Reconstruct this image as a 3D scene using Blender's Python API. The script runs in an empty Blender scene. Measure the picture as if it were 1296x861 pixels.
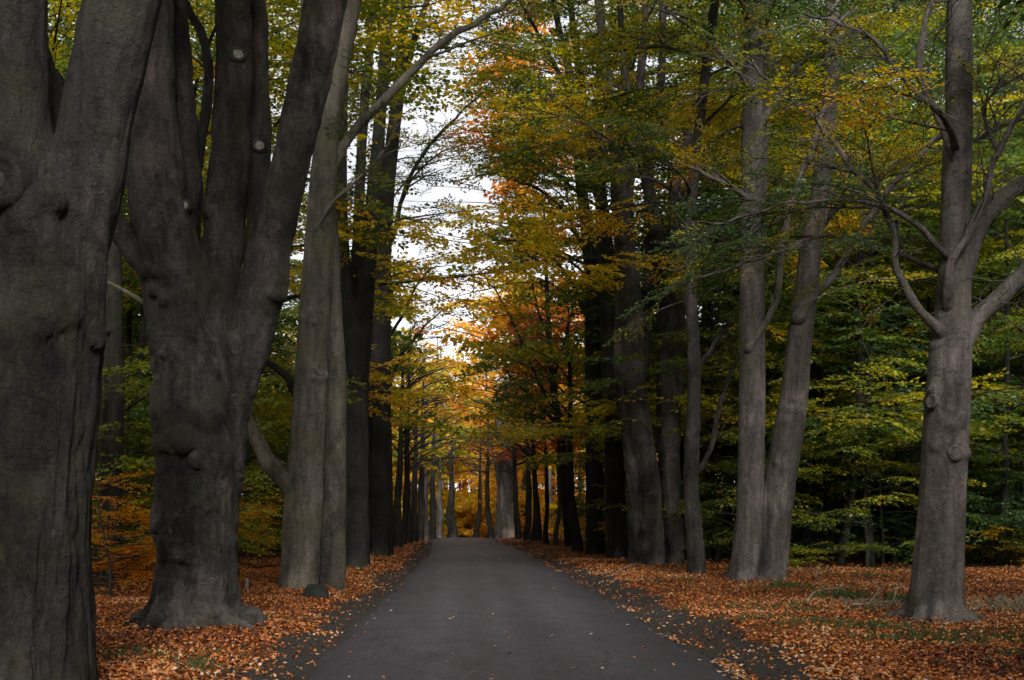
import bpy, math, random
import numpy as np
from mathutils import Vector

# ------------------------------------------------------------------ basics
R = np.random.default_rng(7)
F, CX, HY, CAMH = 1500.0, 590.0, 655.0, 1.6       # lens in photo pixels, vanishing point, eye height
scn = bpy.context.scene
COL = scn.collection
UP = np.array([0., 0., 1.])

def smooth(a, b, x):
    t = np.clip((np.asarray(x, float) - a) / (b - a), 0, 1)
    return t * t * (3 - 2 * t)

def P(px, py, Y):
    return np.array([(px - CX) / F * Y, Y, CAMH + (HY - py) / F * Y])

def _hash(ix, iy, iz, s):
    n = (ix.astype(np.int64) * 374761393 + iy.astype(np.int64) * 668265263 + iz.astype(np.int64) * 2147483647 + s * 144665) & 0x7fffffff
    n = ((n ^ (n >> 13)) * 1274126177) & 0x7fffffff
    n = (n ^ (n >> 16)) & 0xffff
    return n / 65535.0

def noise(p, s=0):
    """value noise, p (N,3) -> 0..1"""
    p = np.asarray(p, float)
    i = np.floor(p).astype(np.int64); f = p - i; f = f * f * (3 - 2 * f)
    out = 0
    for dx in (0, 1):
        for dy in (0, 1):
            for dz in (0, 1):
                w = (f[:, 0] if dx else 1 - f[:, 0]) * (f[:, 1] if dy else 1 - f[:, 1]) * (f[:, 2] if dz else 1 - f[:, 2])
                out = out + w * _hash(i[:, 0] + dx, i[:, 1] + dy, i[:, 2] + dz, s)
    return out

def fbm(p, s=0, o=3):
    v = 0; a = .5; t = 0
    for k in range(o):
        v = v + a * noise(p * (2 ** k), s + k); t += a; a *= .5
    return v / t

def road_shift(y):
    return -0.9 * smooth(48, 98, y) - 3.5 * smooth(96, 140, y)

def crest(y):
    return -1.3 * smooth(88, 135, y)

def G(x, y):
    """ground height"""
    x = np.asarray(x, float); y = np.asarray(y, float)
    sx = x - road_shift(y)
    off = np.maximum(np.maximum(-1.9 - sx, sx - 2.95), 0)
    n = fbm(np.stack([x * .6, y * .6, 0 * x], -1).reshape(-1, 3), 3).reshape(x.shape) - .5
    n2 = noise(np.stack([x * .09, y * .09, 0 * x + 5], -1).reshape(-1, 3), 9).reshape(x.shape) - .5
    return crest(y) - .03 + smooth(.2, 1.4, off) * (.10 + .16 * n) + smooth(4, 20, off) * .7 * n2

# ------------------------------------------------------------------ object helpers
def tag(o, label=None, cat=None, group=None, kind=None):
    if label: o['label'] = label
    if cat: o['category'] = cat
    if group: o['group'] = group
    if kind: o['kind'] = kind
    return o

def empty(name, loc):
    o = bpy.data.objects.new(name, None); COL.objects.link(o)
    o.location = loc; o.empty_display_size = .3
    return o

def mesh_np(name, V, polys, mat, smooth_shade=False, tint=None):
    """polys: list of (M,k) index arrays"""
    me = bpy.data.meshes.new(name)
    V = np.ascontiguousarray(V, np.float32)
    me.vertices.add(len(V)); me.vertices.foreach_set('co', V.ravel())
    loops = np.concatenate([q.ravel() for q in polys]).astype(np.int32)
    tot = np.concatenate([np.full(len(q), q.shape[1]) for q in polys]).astype(np.int32)
    st = np.concatenate([[0], np.cumsum(tot)[:-1]]).astype(np.int32)
    me.loops.add(len(loops)); me.loops.foreach_set('vertex_index', loops)
    me.polygons.add(len(tot)); me.polygons.foreach_set('loop_start', st)
    me.polygons.foreach_set('use_smooth', np.full(len(tot), smooth_shade))
    if tint is not None:
        a = me.attributes.new('tint', 'FLOAT', 'FACE'); a.data.foreach_set('value', np.ascontiguousarray(tint, np.float32))
    if mat: me.materials.append(mat)
    me.update(calc_edges=True)
    return me

def link(name, me, parent=None, loc=None):
    o = bpy.data.objects.new(name, me); COL.objects.link(o)
    if parent is not None: o.parent = parent
    if loc is not None: o.location = loc
    return o

def catmull(pts, rad, n=4):
    pts = np.asarray(pts, float); rad = np.asarray(rad, float)
    if len(pts) < 3:
        t = np.linspace(0, 1, n + 1)
        return pts[0] + (pts[-1] - pts[0]) * t[:, None], rad[0] + (rad[-1] - rad[0]) * t
    p = np.vstack([2 * pts[0] - pts[1], pts, 2 * pts[-1] - pts[-2]])
    r = np.concatenate([[rad[0]], rad, [rad[-1]]])
    t = np.linspace(0, 1, n, endpoint=False)[:, None]
    oP, oR = [], []
    for i in range(1, len(p) - 2):
        a, b, c, d = p[i - 1], p[i], p[i + 1], p[i + 2]
        oP.append(.5 * ((2 * b) + (c - a) * t + (2 * a - 5 * b + 4 * c - d) * t ** 2 + (3 * b - a - 3 * c + d) * t ** 3))
        oR.append(r[i] + (r[i + 1] - r[i]) * t[:, 0])
    oP.append(pts[-1:]); oR.append(rad[-1:])
    return np.vstack(oP), np.concatenate(oR)

def tube(pts, rad, sides=6, cap=False):
    """-> verts, quads, tris"""
    pts = np.asarray(pts, float); n = len(pts)
    T = np.gradient(pts, axis=0); T /= np.linalg.norm(T, axis=1)[:, None] + 1e-9
    ref = np.array([0.31, 0.95, 0.05]) if abs(T[0, 1]) < .8 else np.array([1., 0, 0])
    A = np.empty((n, 3)); a = ref
    for i in range(n):
        a = a - T[i] * np.dot(a, T[i]); a = a / (np.linalg.norm(a) + 1e-9); A[i] = a
    B = np.cross(T, A)
    th = np.arange(sides) / sides * 2 * np.pi
    V = pts[:, None, :] + np.asarray(rad)[:, None, None] * (np.cos(th)[None, :, None] * A[:, None, :] + np.sin(th)[None, :, None] * B[:, None, :])
    V = V.reshape(-1, 3)
    i = np.arange(n - 1)[:, None] * sides; j = np.arange(sides)[None, :]; k = (j + 1) % sides
    Q = np.stack([i + j, i + k, i + sides + k, i + sides + j], -1).reshape(-1, 4)
    tr = np.zeros((0, 3), int)
    if cap:
        V = np.vstack([V, pts[0], pts[-1]]); m = n * sides
        j = np.arange(sides); k = (j + 1) % sides
        tr = np.vstack([np.stack([k, j, np.full(sides, m)], 1), np.stack([(n - 1) * sides + j, (n - 1) * sides + k, np.full(sides, m + 1)], 1)])
    return V, Q, tr

class Wood:
    """collects tubes into one mesh"""
    def __init__(s): s.V = []; s.Q = []; s.T = []; s.n = 0
    def add(s, pts, rad, sides=6, cap=False, res=3):
        if res > 1: pts, rad = catmull(pts, rad, res)
        v, q, t = tube(pts, rad, sides, cap)
        s.V.append(v); s.Q.append(q + s.n); s.T.append(t + s.n); s.n += len(v)
    def raw(s, v, q, t=np.zeros((0, 3), int)):
        s.V.append(v); s.Q.append(q + s.n); s.T.append(t + s.n); s.n += len(v)
    def mesh(s, name, mat, base=(0, 0, 0)):
        ps = [np.vstack(s.Q)]
        t = np.vstack(s.T)
        if len(t): ps.append(t)
        return mesh_np(name, np.vstack(s.V) - np.asarray(base), ps, mat, True)

# ------------------------------------------------------------------ materials
def nmat(name):
    m = bpy.data.materials.new(name); m.use_nodes = True
    nt = m.node_tree; nt.nodes.clear()
    return m, nt.nodes, nt.links

def N(nodes, t, **kw):
    n = nodes.new(t)
    for k, v in kw.items(): setattr(n, k, v)
    return n

def ramp(nodes, stops):
    r = nodes.new('ShaderNodeValToRGB'); cr = r.color_ramp
    cr.elements[0].position = stops[0][0]; cr.elements[0].color = (*stops[0][1], 1)
    cr.elements[1].position = stops[-1][0]; cr.elements[1].color = (*stops[-1][1], 1)
    for p, c in stops[1:-1]:
        e = cr.elements.new(p); e.color = (*c, 1)
    return r

def g3(v): return (v, v, v)

def tex(nodes, links, vec, scale, detail=4, rough=.6, kind='ShaderNodeTexNoise', mapping=None):
    if mapping:
        mp = N(nodes, 'ShaderNodeMapping'); mp.inputs['Scale'].default_value = mapping
        links.new(vec, mp.inputs['Vector']); vec = mp.outputs['Vector']
    t = N(nodes, kind); t.inputs['Scale'].default_value = scale
    if kind == 'ShaderNodeTexNoise':
        t.inputs['Detail'].default_value = detail; t.inputs['Roughness'].default_value = rough
    links.new(vec, t.inputs['Vector'])
    return t

def mixc(nodes, links, a, b, fac, mode='MIX'):
    m = N(nodes, 'ShaderNodeMix', data_type='RGBA', blend_type=mode)
    for s, v in ((6, a), (7, b), (0, fac)):
        if hasattr(v, 'is_linked') or hasattr(v, 'links'): links.new(v, m.inputs[s])
        elif isinstance(v, tuple): m.inputs[s].default_value = (*v, 1)
        else: m.inputs[s].default_value = v
    return m.outputs[2]

def bark(name, light, dark, rough_amt=1.0, ridge=0.0, moss=(.07, .075, .03), moss_amt=.35, pale=.3):
    m, n, l = nmat(name)
    tc = N(n, 'ShaderNodeTexCoord'); ob = tc.outputs['Object']
    wp = tex(n, l, ob, 2.0, 3, .6)                                   # warp, so that nothing runs dead straight
    off = N(n, 'ShaderNodeVectorMath', operation='MULTIPLY_ADD'); l.new(wp.outputs['Color'], off.inputs[0]); off.inputs[1].default_value = (.28, .28, .35); l.new(ob, off.inputs[2])
    vec = off.outputs[0]
    big = tex(n, l, vec, 1.2, 6, .68, mapping=(1, 1, .5))
    streak = tex(n, l, vec, 5.0, 6, .72, mapping=(1.5, 1.5, .16))
    fine = tex(n, l, vec, 28, 6, .75, mapping=(1, 1, 1.5))
    wr = tex(n, l, vec, 11, 5, .65, mapping=(.45, .45, 1.9))
    mid = tuple(.45 * a + .55 * b for a, b in zip(light, dark))
    r1 = ramp(n, [(.32, dark), (.50, mid), (.66, light)]); l.new(big.outputs['Fac'], r1.inputs[0])
    r2 = ramp(n, [(.38, g3(.42)), (.55, g3(1.0)), (.7, g3(1.25))]); l.new(streak.outputs['Fac'], r2.inputs[0])
    c = mixc(n, l, r1.outputs[0], r2.outputs[0], .85, 'MULTIPLY')
    r3 = ramp(n, [(.3, g3(.5)), (.5, g3(.95)), (.72, g3(1.5))]); l.new(fine.outputs['Fac'], r3.inputs[0])
    c = mixc(n, l, c, r3.outputs[0], .9, 'MULTIPLY')
    r4 = ramp(n, [(.37, g3(.25)), (.45, g3(1.0))]); l.new(wr.outputs['Fac'], r4.inputs[0])
    c = mixc(n, l, c, r4.outputs[0], .45, 'MULTIPLY')
    tone = tex(n, l, vec, .42, 4, .55, mapping=(1, 1, .7)); rt = ramp(n, [(.36, (.70, .68, .68)), (.52, g3(1.0)), (.66, (1.75, 1.68, 1.62))]); l.new(tone.outputs['Fac'], rt.inputs[0])
    c = mixc(n, l, c, rt.outputs[0], .9, 'MULTIPLY')
    alg = tex(n, l, vec, .8, 7, .72, mapping=(1.3, 1.3, .6))         # black algae patches
    ra = ramp(n, [(.41, g3(.12)), (.49, g3(.6)), (.55, g3(1.0))]); l.new(alg.outputs['Fac'], ra.inputs[0])
    c = mixc(n, l, c, ra.outputs[0], min(.92, .75 * rough_amt), 'MULTIPLY')
    mo = tex(n, l, vec, 1.7, 7, .75)
    rm = ramp(n, [(.47, g3(0)), (.60, g3(1))]); l.new(mo.outputs['Fac'], rm.inputs[0])
    fm = N(n, 'ShaderNodeMath', operation='MULTIPLY'); l.new(rm.outputs[0], fm.inputs[0]); fm.inputs[1].default_value = moss_amt
    c = mixc(n, l, c, moss, fm.outputs[0])
    li = tex(n, l, vec, 19, 4, .6)
    rl = ramp(n, [(.63, g3(0)), (.70, g3(1))]); l.new(li.outputs['Fac'], rl.inputs[0])
    fl = N(n, 'ShaderNodeMath', operation='MULTIPLY'); l.new(rl.outputs[0], fl.inputs[0]); fl.inputs[1].default_value = pale
    c = mixc(n, l, c, tuple(1.5 * v for v in light), fl.outputs[0])
    b = N(n, 'ShaderNodeBsdfPrincipled'); l.new(c, b.inputs['Base Color'])
    b.inputs['Roughness'].default_value = .8; b.inputs['Specular IOR Level'].default_value = .25
    h = N(n, 'ShaderNodeMath', operation='MULTIPLY_ADD'); l.new(wr.outputs['Fac'], h.inputs[0]); h.inputs[1].default_value = .35; l.new(fine.outputs['Fac'], h.inputs[2])
    h2 = N(n, 'ShaderNodeMath', operation='MULTIPLY_ADD'); l.new(streak.outputs['Fac'], h2.inputs[0]); h2.inputs[1].default_value = .8 + 3.0 * ridge; l.new(h.outputs[0], h2.inputs[2])
    bp = N(n, 'ShaderNodeBump'); bp.inputs['Strength'].default_value = min(1.0, .85 * rough_amt); bp.inputs['Distance'].default_value = .05
    l.new(h2.outputs[0], bp.inputs['Height']); l.new(bp.outputs[0], b.inputs['Normal'])
    out = N(n, 'ShaderNodeOutputMaterial'); l.new(b.outputs[0], out.inputs[0])
    return m

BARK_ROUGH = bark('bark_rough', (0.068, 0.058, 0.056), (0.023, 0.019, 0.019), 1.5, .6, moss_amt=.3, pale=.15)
BARK_OLD = bark('bark_old', (0.146, 0.124, 0.122), (0.046, 0.038, 0.038), 1.2, .2, moss_amt=.25)
BARK_OLIVE = bark('bark_olive', (0.206, 0.177, 0.149), (0.109, 0.093, 0.080), .8, 0, moss=(0.123, 0.117, 0.061), moss_amt=.5, pale=.2)
BARK_GREY = bark('bark_grey', (0.237, 0.203, 0.192), (0.105, 0.090, 0.085), .8, 0, moss_amt=.3)
BARK_MID = bark('bark_mid', (.062, .056, .056), (.024, .021, .021), 1.2, .2, moss_amt=.25, pale=.15)
BARK_DARK = bark('bark_dark', (0.042, 0.038, 0.037), (0.017, 0.016, 0.016), .9, 0, moss_amt=.2, pale=.1)
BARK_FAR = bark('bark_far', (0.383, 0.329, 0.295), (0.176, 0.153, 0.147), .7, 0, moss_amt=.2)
BARK_FOREST = bark('bark_forest', (0.047, 0.040, 0.033), (0.020, 0.018, 0.016), 1.0, .2, moss_amt=.3, pale=.05)
BARK_TWIG = bark('bark_twig', (0.064, 0.056, 0.049), (0.030, 0.027, 0.024), .5, 0, moss_amt=.2, pale=.1)

LEAF_STOPS = [(0.0, (.026, .055, .027)), (.18, (.046, .090, .030)), (.36, (.105, .150, .024)), (.48, (.29, .28, .028)),
              (.60, (.56, .40, .030)), (.74, (.60, .265, .022)), (.87, (.52, .140, .018)), (1.0, (.30, .066, .020))]
def leaf_mat(name, trans=.5, rough=.42, spec=.35):
    m, n, l = nmat(name)
    at = N(n, 'ShaderNodeAttribute', attribute_type='GEOMETRY', attribute_name='tint')
    r = ramp(n, LEAF_STOPS); l.new(at.outputs['Fac'], r.inputs[0])
    b = N(n, 'ShaderNodeBsdfPrincipled'); l.new(r.outputs[0], b.inputs['Base Color'])
    b.inputs['Roughness'].default_value = rough; b.inputs['Specular IOR Level'].default_value = spec
    t = N(n, 'ShaderNodeBsdfTranslucent')
    hs = N(n, 'ShaderNodeHueSaturation'); hs.inputs['Saturation'].default_value = 1.1; hs.inputs['Value'].default_value = 1.5
    l.new(r.outputs[0], hs.inputs['Color']); l.new(hs.outputs[0], t.inputs['Color'])
    mx = N(n, 'ShaderNodeMixShader'); mx.inputs[0].default_value = trans
    l.new(b.outputs[0], mx.inputs[1]); l.new(t.outputs[0], mx.inputs[2])
    out = N(n, 'ShaderNodeOutputMaterial'); l.new(mx.outputs[0], out.inputs[0])
    return m
LEAF = leaf_mat('beech_leaf')

def litter_mat():
    m, n, l = nmat('leaf_litter')
    at = N(n, 'ShaderNodeAttribute', attribute_type='GEOMETRY', attribute_name='tint')
    r = ramp(n, [(0, (.025, .012, .010)), (.25, (.10, .032, .018)), (.45, (.30, .080, .022)), (.64, (.44, .125, .018)), (.82, (.48, .185, .035)), (.95, (.50, .28, .12)), (1, (.52, .39, .26))])
    l.new(at.outputs['Fac'], r.inputs[0])
    b = N(n, 'ShaderNodeBsdfPrincipled'); l.new(r.outputs[0], b.inputs['Base Color'])
    b.inputs['Roughness'].default_value = .5; b.inputs['Specular IOR Level'].default_value = .4
    out = N(n, 'ShaderNodeOutputMaterial'); l.new(b.outputs[0], out.inputs[0])
    return m

def plain(name, c1, c2, scale=8, rough=.8, bump=.3, spec=.3):
    m, n, l = nmat(name)
    tc = N(n, 'ShaderNodeTexCoord')
    t = tex(n, l, tc.outputs['Object'], scale, 6, .65)
    r = ramp(n, [(.3, c1), (.7, c2)]); l.new(t.outputs['Fac'], r.inputs[0])
    b = N(n, 'ShaderNodeBsdfPrincipled'); l.new(r.outputs[0], b.inputs['Base Color']); b.inputs['Roughness'].default_value = rough
    b.inputs['Specular IOR Level'].default_value = spec
    bp = N(n, 'ShaderNodeBump'); bp.inputs['Strength'].default_value = bump; bp.inputs['Distance'].default_value = .02
    l.new(t.outputs['Fac'], bp.inputs['Height']); l.new(bp.outputs[0], b.inputs['Normal'])
    out = N(n, 'ShaderNodeOutputMaterial'); l.new(b.outputs[0], out.inputs[0])
    return m

# ------------------------------------------------------------------ leaf sprays
def rotz(v, a):
    c, s = math.cos(a), math.sin(a)
    return np.array([c * v[0] - s * v[1], s * v[0] + c * v[1], v[2]])

def spray_template(ratio, keep, seed, detail, tilt=.34):
    """a flat beech spray of length 1 whose leaves are 1/ratio long; -> leaf verts (n,4,3), wood verts, wood quads"""
    rg = np.random.default_rng(seed); ls = 1.0 / ratio
    L = []; W = Wood()
    def leaf(p, d):
        n = UP + rg.normal(0, tilt, 3); d = d + np.array([0, 0, rg.normal(-.12 - .3 * (tilt > .6), .22 + .3 * (tilt > .6))])
        d = d / np.linalg.norm(d); n = n - d * np.dot(n, d); n /= np.linalg.norm(n); s = np.cross(n, d)
        a = ls * rg.uniform(.75, 1.15); w = a * .31
        L.append([p, p + d * a * .5 + s * w + n * a * .07, p + d * a, p + d * a * .48 - s * w + n * a * .07])
    def path(p0, d, ln, k):
        t = np.linspace(0, 1, k)[:, None]
        q = p0 + d * ln * t; q[:, 2] -= .16 * ln * (t[:, 0] ** 2); return q
    ax = path(np.zeros(3), np.array([1., rg.normal(0, .05), 0]), 1.0, 5)
    W.add(ax, np.linspace(.010, .003, 5), 3, res=1)
    def along(q, t):
        f = t * (len(q) - 1); i = min(int(f), len(q) - 2); return q[i] + (q[i + 1] - q[i]) * (f - i)
    x = .10; sd = 1
    while x < .97:
        ln = (.50 * (1 - x) ** .7 + .08) * rg.uniform(.7, 1.15)
        d = rotz(np.array([1., 0, 0]), sd * rg.uniform(.65, 1.0)); d[2] = rg.normal(0, .10); d /= np.linalg.norm(d)
        q = path(along(ax, x), d, ln, 3)
        if detail: W.add(q, np.linspace(.005, .002, 3), 3, res=1)
        u = ls * .4; s2 = 1
        while u < ln:
            if rg.random() < keep: leaf(along(q, u / ln), rotz(d, s2 * rg.uniform(.4, 1.0)))
            u += ls * .62; s2 = -s2
        if rg.random() < keep: leaf(q[-1], d)
        x += .085 * rg.uniform(.8, 1.2); sd = -sd
    for t in np.arange(.15, 1.0, ls * .8):
        if rg.random() < keep: leaf(along(ax, t), rotz(np.array([1., 0, 0]), rg.choice([-1, 1]) * rg.uniform(.4, .9)))
    leaf(ax[-1], np.array([1., 0, 0]))
    return np.array(L), np.vstack(W.V), np.vstack(W.Q)

TPL = {'near': [spray_template(15, .85, 100 + i, True) for i in range(8)],
       'mid': [spray_template(10, .9, 200 + i, True, .5) for i in range(8)],
       'far': [spray_template(6.5, .95, 300 + i, False, 1.0) for i in range(8)]}

class Leaves:
    """collects spray placements; one leaf mesh"""
    def __init__(s): s.items = []
    def add(s, p, d, size, kind, tint, roll=0.0): s.items.append((kind, int(R.integers(8)), p, d, size, tint, roll))
    def arrays(s, jitter=.07, wood=None):
        VV, TT = [], []
        groups = {}
        for it in s.items: groups.setdefault((it[0], it[1]), []).append(it)
        for (kind, k), its in groups.items():
            L, wv, wq = TPL[kind][k]
            p = np.array([i[2] for i in its]); d = np.array([i[3] for i in its]); sz = np.array([i[4] for i in its]); tn = np.array([i[5] for i in its]); ro = np.array([i[6] for i in its])
            d = d / np.linalg.norm(d, axis=1)[:, None]
            s_ = np.cross(np.tile(UP, (len(d), 1)), d); s_ /= np.linalg.norm(s_, axis=1)[:, None] + 1e-6
            u = np.cross(d, s_)
            s2 = s_ * np.cos(ro)[:, None] + u * np.sin(ro)[:, None]; u2 = np.cross(d, s2)
            M = np.stack([d, s2, u2], 1) * sz[:, None, None]              # rows: images of x, y, z
            v = np.einsum('kvj,njc->nkvc', L, M) + p[:, None, None, :]
            VV.append(v.reshape(-1, 4, 3))
            TT.append((tn[:, None] + R.normal(0, jitter, (len(its), len(L)))).ravel())
            if wood is not None:
                w = np.einsum('vj,njc->nvc', wv, M) + p[:, None, :]
                for i in range(len(its)): wood.raw(w[i], wq)
        V = np.concatenate(VV); T = np.clip(np.concatenate(TT), 0, 1)
        return V, T
    def mesh(s, name, base=(0, 0, 0), wood=None, mat=None, jitter=.07):
        if not s.items: return None
        V, T = s.arrays(jitter, wood)
        n = len(V)
        return mesh_np(name, V.reshape(-1, 3) - np.asarray(base), [np.arange(4 * n).reshape(n, 4)], mat or LEAF, False, T)

def in_view(p, m=0):
    if p[1] < 2: return False
    px = CX + p[0] / p[1] * F; py = HY - (p[2] - CAMH) / p[1] * F
    return -90 - m < px < 1386 + m and -70 - m < py < 931

# ------------------------------------------------------------------ branching
def unit(v): return v / (np.linalg.norm(v) + 1e-9)

def bough_path(p0, d0, length, elev_end=.05, wig=.18, k=7):
    pts = [np.array(p0, float)]; d = unit(np.array(d0, float)); st = length / (k - 1)
    for i in range(k - 1):
        pts.append(pts[-1] + d * st)
        h = unit(np.array([d[0], d[1], 0]) + 1e-6)
        tgt = unit(h + np.array([0, 0, elev_end]))
        d = unit(d * .72 + tgt * .28 + R.normal(0, wig, 3) * np.array([1, 1, .6]))
    return np.array(pts)

def sprays_on(path, rad0, leaves, wood, tintf, keepf, size, dens=1.0, subs=True, t0=.25, step=.62):
    """sub-branches with sprays along a bough"""
    seg = np.linalg.norm(np.diff(path, axis=0), axis=1); length = seg.sum(); cum = np.concatenate([[0], np.cumsum(seg)])
    def at(s):
        i = min(np.searchsorted(cum, s, 'right') - 1, len(path) - 2); f = (s - cum[i]) / seg[i]
        return path[i] + (path[i + 1] - path[i]) * f, unit(path[i + 1] - path[i])
    def put(p, d, k=1.0):
        kp = keepf(p + d * size * .5)
        if R.random() > kp * dens: return
        dist = p[1]
        if FORCE_KIND: kind, sz = FORCE_KIND, size
        elif not in_view(p) or dist > 55: kind, sz = 'far', size * 1.55
        elif dist > 27: kind, sz = 'mid', size * 1.15
        else: kind, sz = 'near', size
        leaves.add(p, d, sz * k * R.uniform(.75, 1.2), kind, tintf(p), R.normal(0, .22))
    s = t0 * length; sd = 1 if R.random() < .5 else -1
    while s < length * .98:
        p, d = at(s); t = s / length
        dd = rotz(d, sd * R.uniform(.55, 1.05)); dd[2] = dd[2] * .5 + R.normal(-.02, .12); dd = unit(dd)
        ln = length * .36 * (1.12 - t) + .5
        if subs and ln > .9:
            q = bough_path(p, dd, ln, -.08, .12, 5)
            if max(keepf(q[2]), keepf(q[-1])) * dens > .15:
                r = max(.008, rad0 * (1 - t) * .45)
                wood.add(q, np.linspace(r, .006, 5), 4, res=1)
                u = .35; s2 = 1
                while u < ln:
                    f = u / ln * 4; i = min(int(f), 3); pp = q[i] + (q[i + 1] - q[i]) * (f - i); qd = unit(q[i + 1] - q[i])
                    e = rotz(qd, s2 * R.uniform(.5, .95)); e[2] += R.normal(-.03, .10); put(pp, unit(e), .85)
                    u += size * R.uniform(.38, .55); s2 = -s2
                put(q[-1], unit(q[-1] - q[-2]))
        else:
            put(p, dd)
        s += step * R.uniform(.75, 1.25); sd = -sd
    put(path[-1], unit(path[-1] - path[-2]))

FORCE_KIND = None
# open air above the carriageway, through which the sky shows
def open_road(p):
    x, y, z = p
    if y < 7 and z < 7: return 0.0
    sx = x - road_shift(y)
    far = smooth(40, 60, y)
    lo, hi = -1.9 - 1.3 * far, .6 + 1.8 * far
    k = 1.0
    if lo < sx < hi and y < 98: k = (.45 if y < 60 else .12) if z > 7 else .0 if z < 4.2 else .12
    elif lo - 1.2 < sx < hi + 1.0 and y < 98: k = .8 if y < 60 else .5
    # eye-level room above verge
    if z < 2.6 and -6 < x < 8 and y < 45: k = 0.0
    return k

# ------------------------------------------------------------------ trunks
def laplace(V, E, it, lam=.5):
    n = len(V); deg = np.bincount(E.ravel(), minlength=n)[:, None].astype(float)
    for _ in range(it):
        S = np.zeros_like(V)
        for c in range(3):
            S[:, c] = np.bincount(E[:, 0], V[E[:, 1], c], n) + np.bincount(E[:, 1], V[E[:, 0], c], n)
        V = V + lam * (S / np.maximum(deg, 1) - V)
    return V

def remesh_trunk(name, tubes, balls, voxel, mat, base, sm=6, flute=.03, lump=.025, ridges=0.0, seed=0):
    """fuse stems, roots and burls into one skin and weather it"""
    W = Wood()
    for pts, rad in tubes: W.add(pts, rad, 14, True, 4)
    for c, r in balls:
        th = np.linspace(0, math.pi, 8)
        W.add(np.array([np.asarray(c) + np.array([0, 0, -r * math.cos(t)]) for t in th]), np.maximum(r * np.sin(th), .002), 10, True, 1)
    me = W.mesh('raw', None, base)
    o = bpy.data.objects.new('raw', me); COL.objects.link(o)
    md = o.modifiers.new('r', 'REMESH'); md.mode = 'VOXEL'; md.voxel_size = voxel
    dg = bpy.context.evaluated_depsgraph_get(); dg.update()
    ev = o.evaluated_get(dg); m2 = bpy.data.meshes.new_from_object(ev)
    bpy.data.objects.remove(o); bpy.data.meshes.remove(me)
    nv = len(m2.vertices); V = np.empty(nv * 3, np.float32); m2.vertices.foreach_get('co', V); V = V.reshape(-1, 3).astype(float)
    E = np.empty(len(m2.edges) * 2, np.int32); m2.edges.foreach_get('vertices', E); E = E.reshape(-1, 2)
    V = laplace(V, E, sm)
    m2.vertices.foreach_set('co', V.astype(np.float32).ravel()); m2.update()
    Nn = np.empty(nv * 3, np.float32); m2.vertex_normals.foreach_get('vector', Nn); Nn = Nn.reshape(-1, 3)
    z = V[:, 2]
    low = np.clip(1.15 - z / 5.5, .12, 1)
    d = flute * (low * .85 + .15) * (fbm(V * np.array([3.2, 3.2, .38]), seed, 3) - .5) * 2.2
    d += lump * (.35 + .65 * low) * (fbm(V * np.array([2.4, 2.4, 2.0]), seed + 11, 3) - .5) * 2
    if ridges:
        r = np.abs(fbm(V * np.array([7.5, 7.5, .9]), seed + 21, 3) - .5) * 2
        d -= ridges * np.exp(-(r / .10) ** 2) * low
        d += ridges * .5 * (fbm(V * np.array([14, 14, 4.]), seed + 31, 2) - .5)
    V = V + Nn * d[:, None]
    m2.vertices.foreach_set('co', V.astype(np.float32).ravel())
    m2.polygons.foreach_set('use_smooth', np.ones(len(m2.polygons), bool))
    m2.materials.clear(); m2.materials.append(mat); m2.name = name; m2.update()
    return m2

def px_stem(pts, Y, yo=0.0):
    """traced stem: (px, py, width px[, depth offset]) -> points, radii in metres"""
    o, r = [], []
    for q in pts:
        y = Y + yo + (q[3] if len(q) > 3 else 0)
        o.append(P(q[0], q[1], y)); r.append(q[2] / 2 / F * y)
    return np.array(o), np.array(r)

def roots(center, R0, n, ln=1.5, seed=0):
    rg = np.random.default_rng(seed); out = []
    a0 = rg.uniform(0, 6.28)
    for i in range(n):
        a = a0 + i / n * 6.283 + rg.normal(0, .22); L = R0 * ln * rg.uniform(.85, 1.25)
        e = np.array([math.cos(a), math.sin(a), 0]); g = center[2]
        pts = [center + e * R0 * .35 + UP * R0 * 2.0, center + e * R0 * .68 + UP * R0 * .9, center + e * R0 * .98 + UP * R0 * .34, center + e * L + UP * .02 - UP * .0, center + e * L * 1.35 - UP * .16]
        out.append((np.array(pts), np.array([.20, .30, .27, .15, .07]) * R0 * rg.uniform(.85, 1.15)))
    return out

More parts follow.
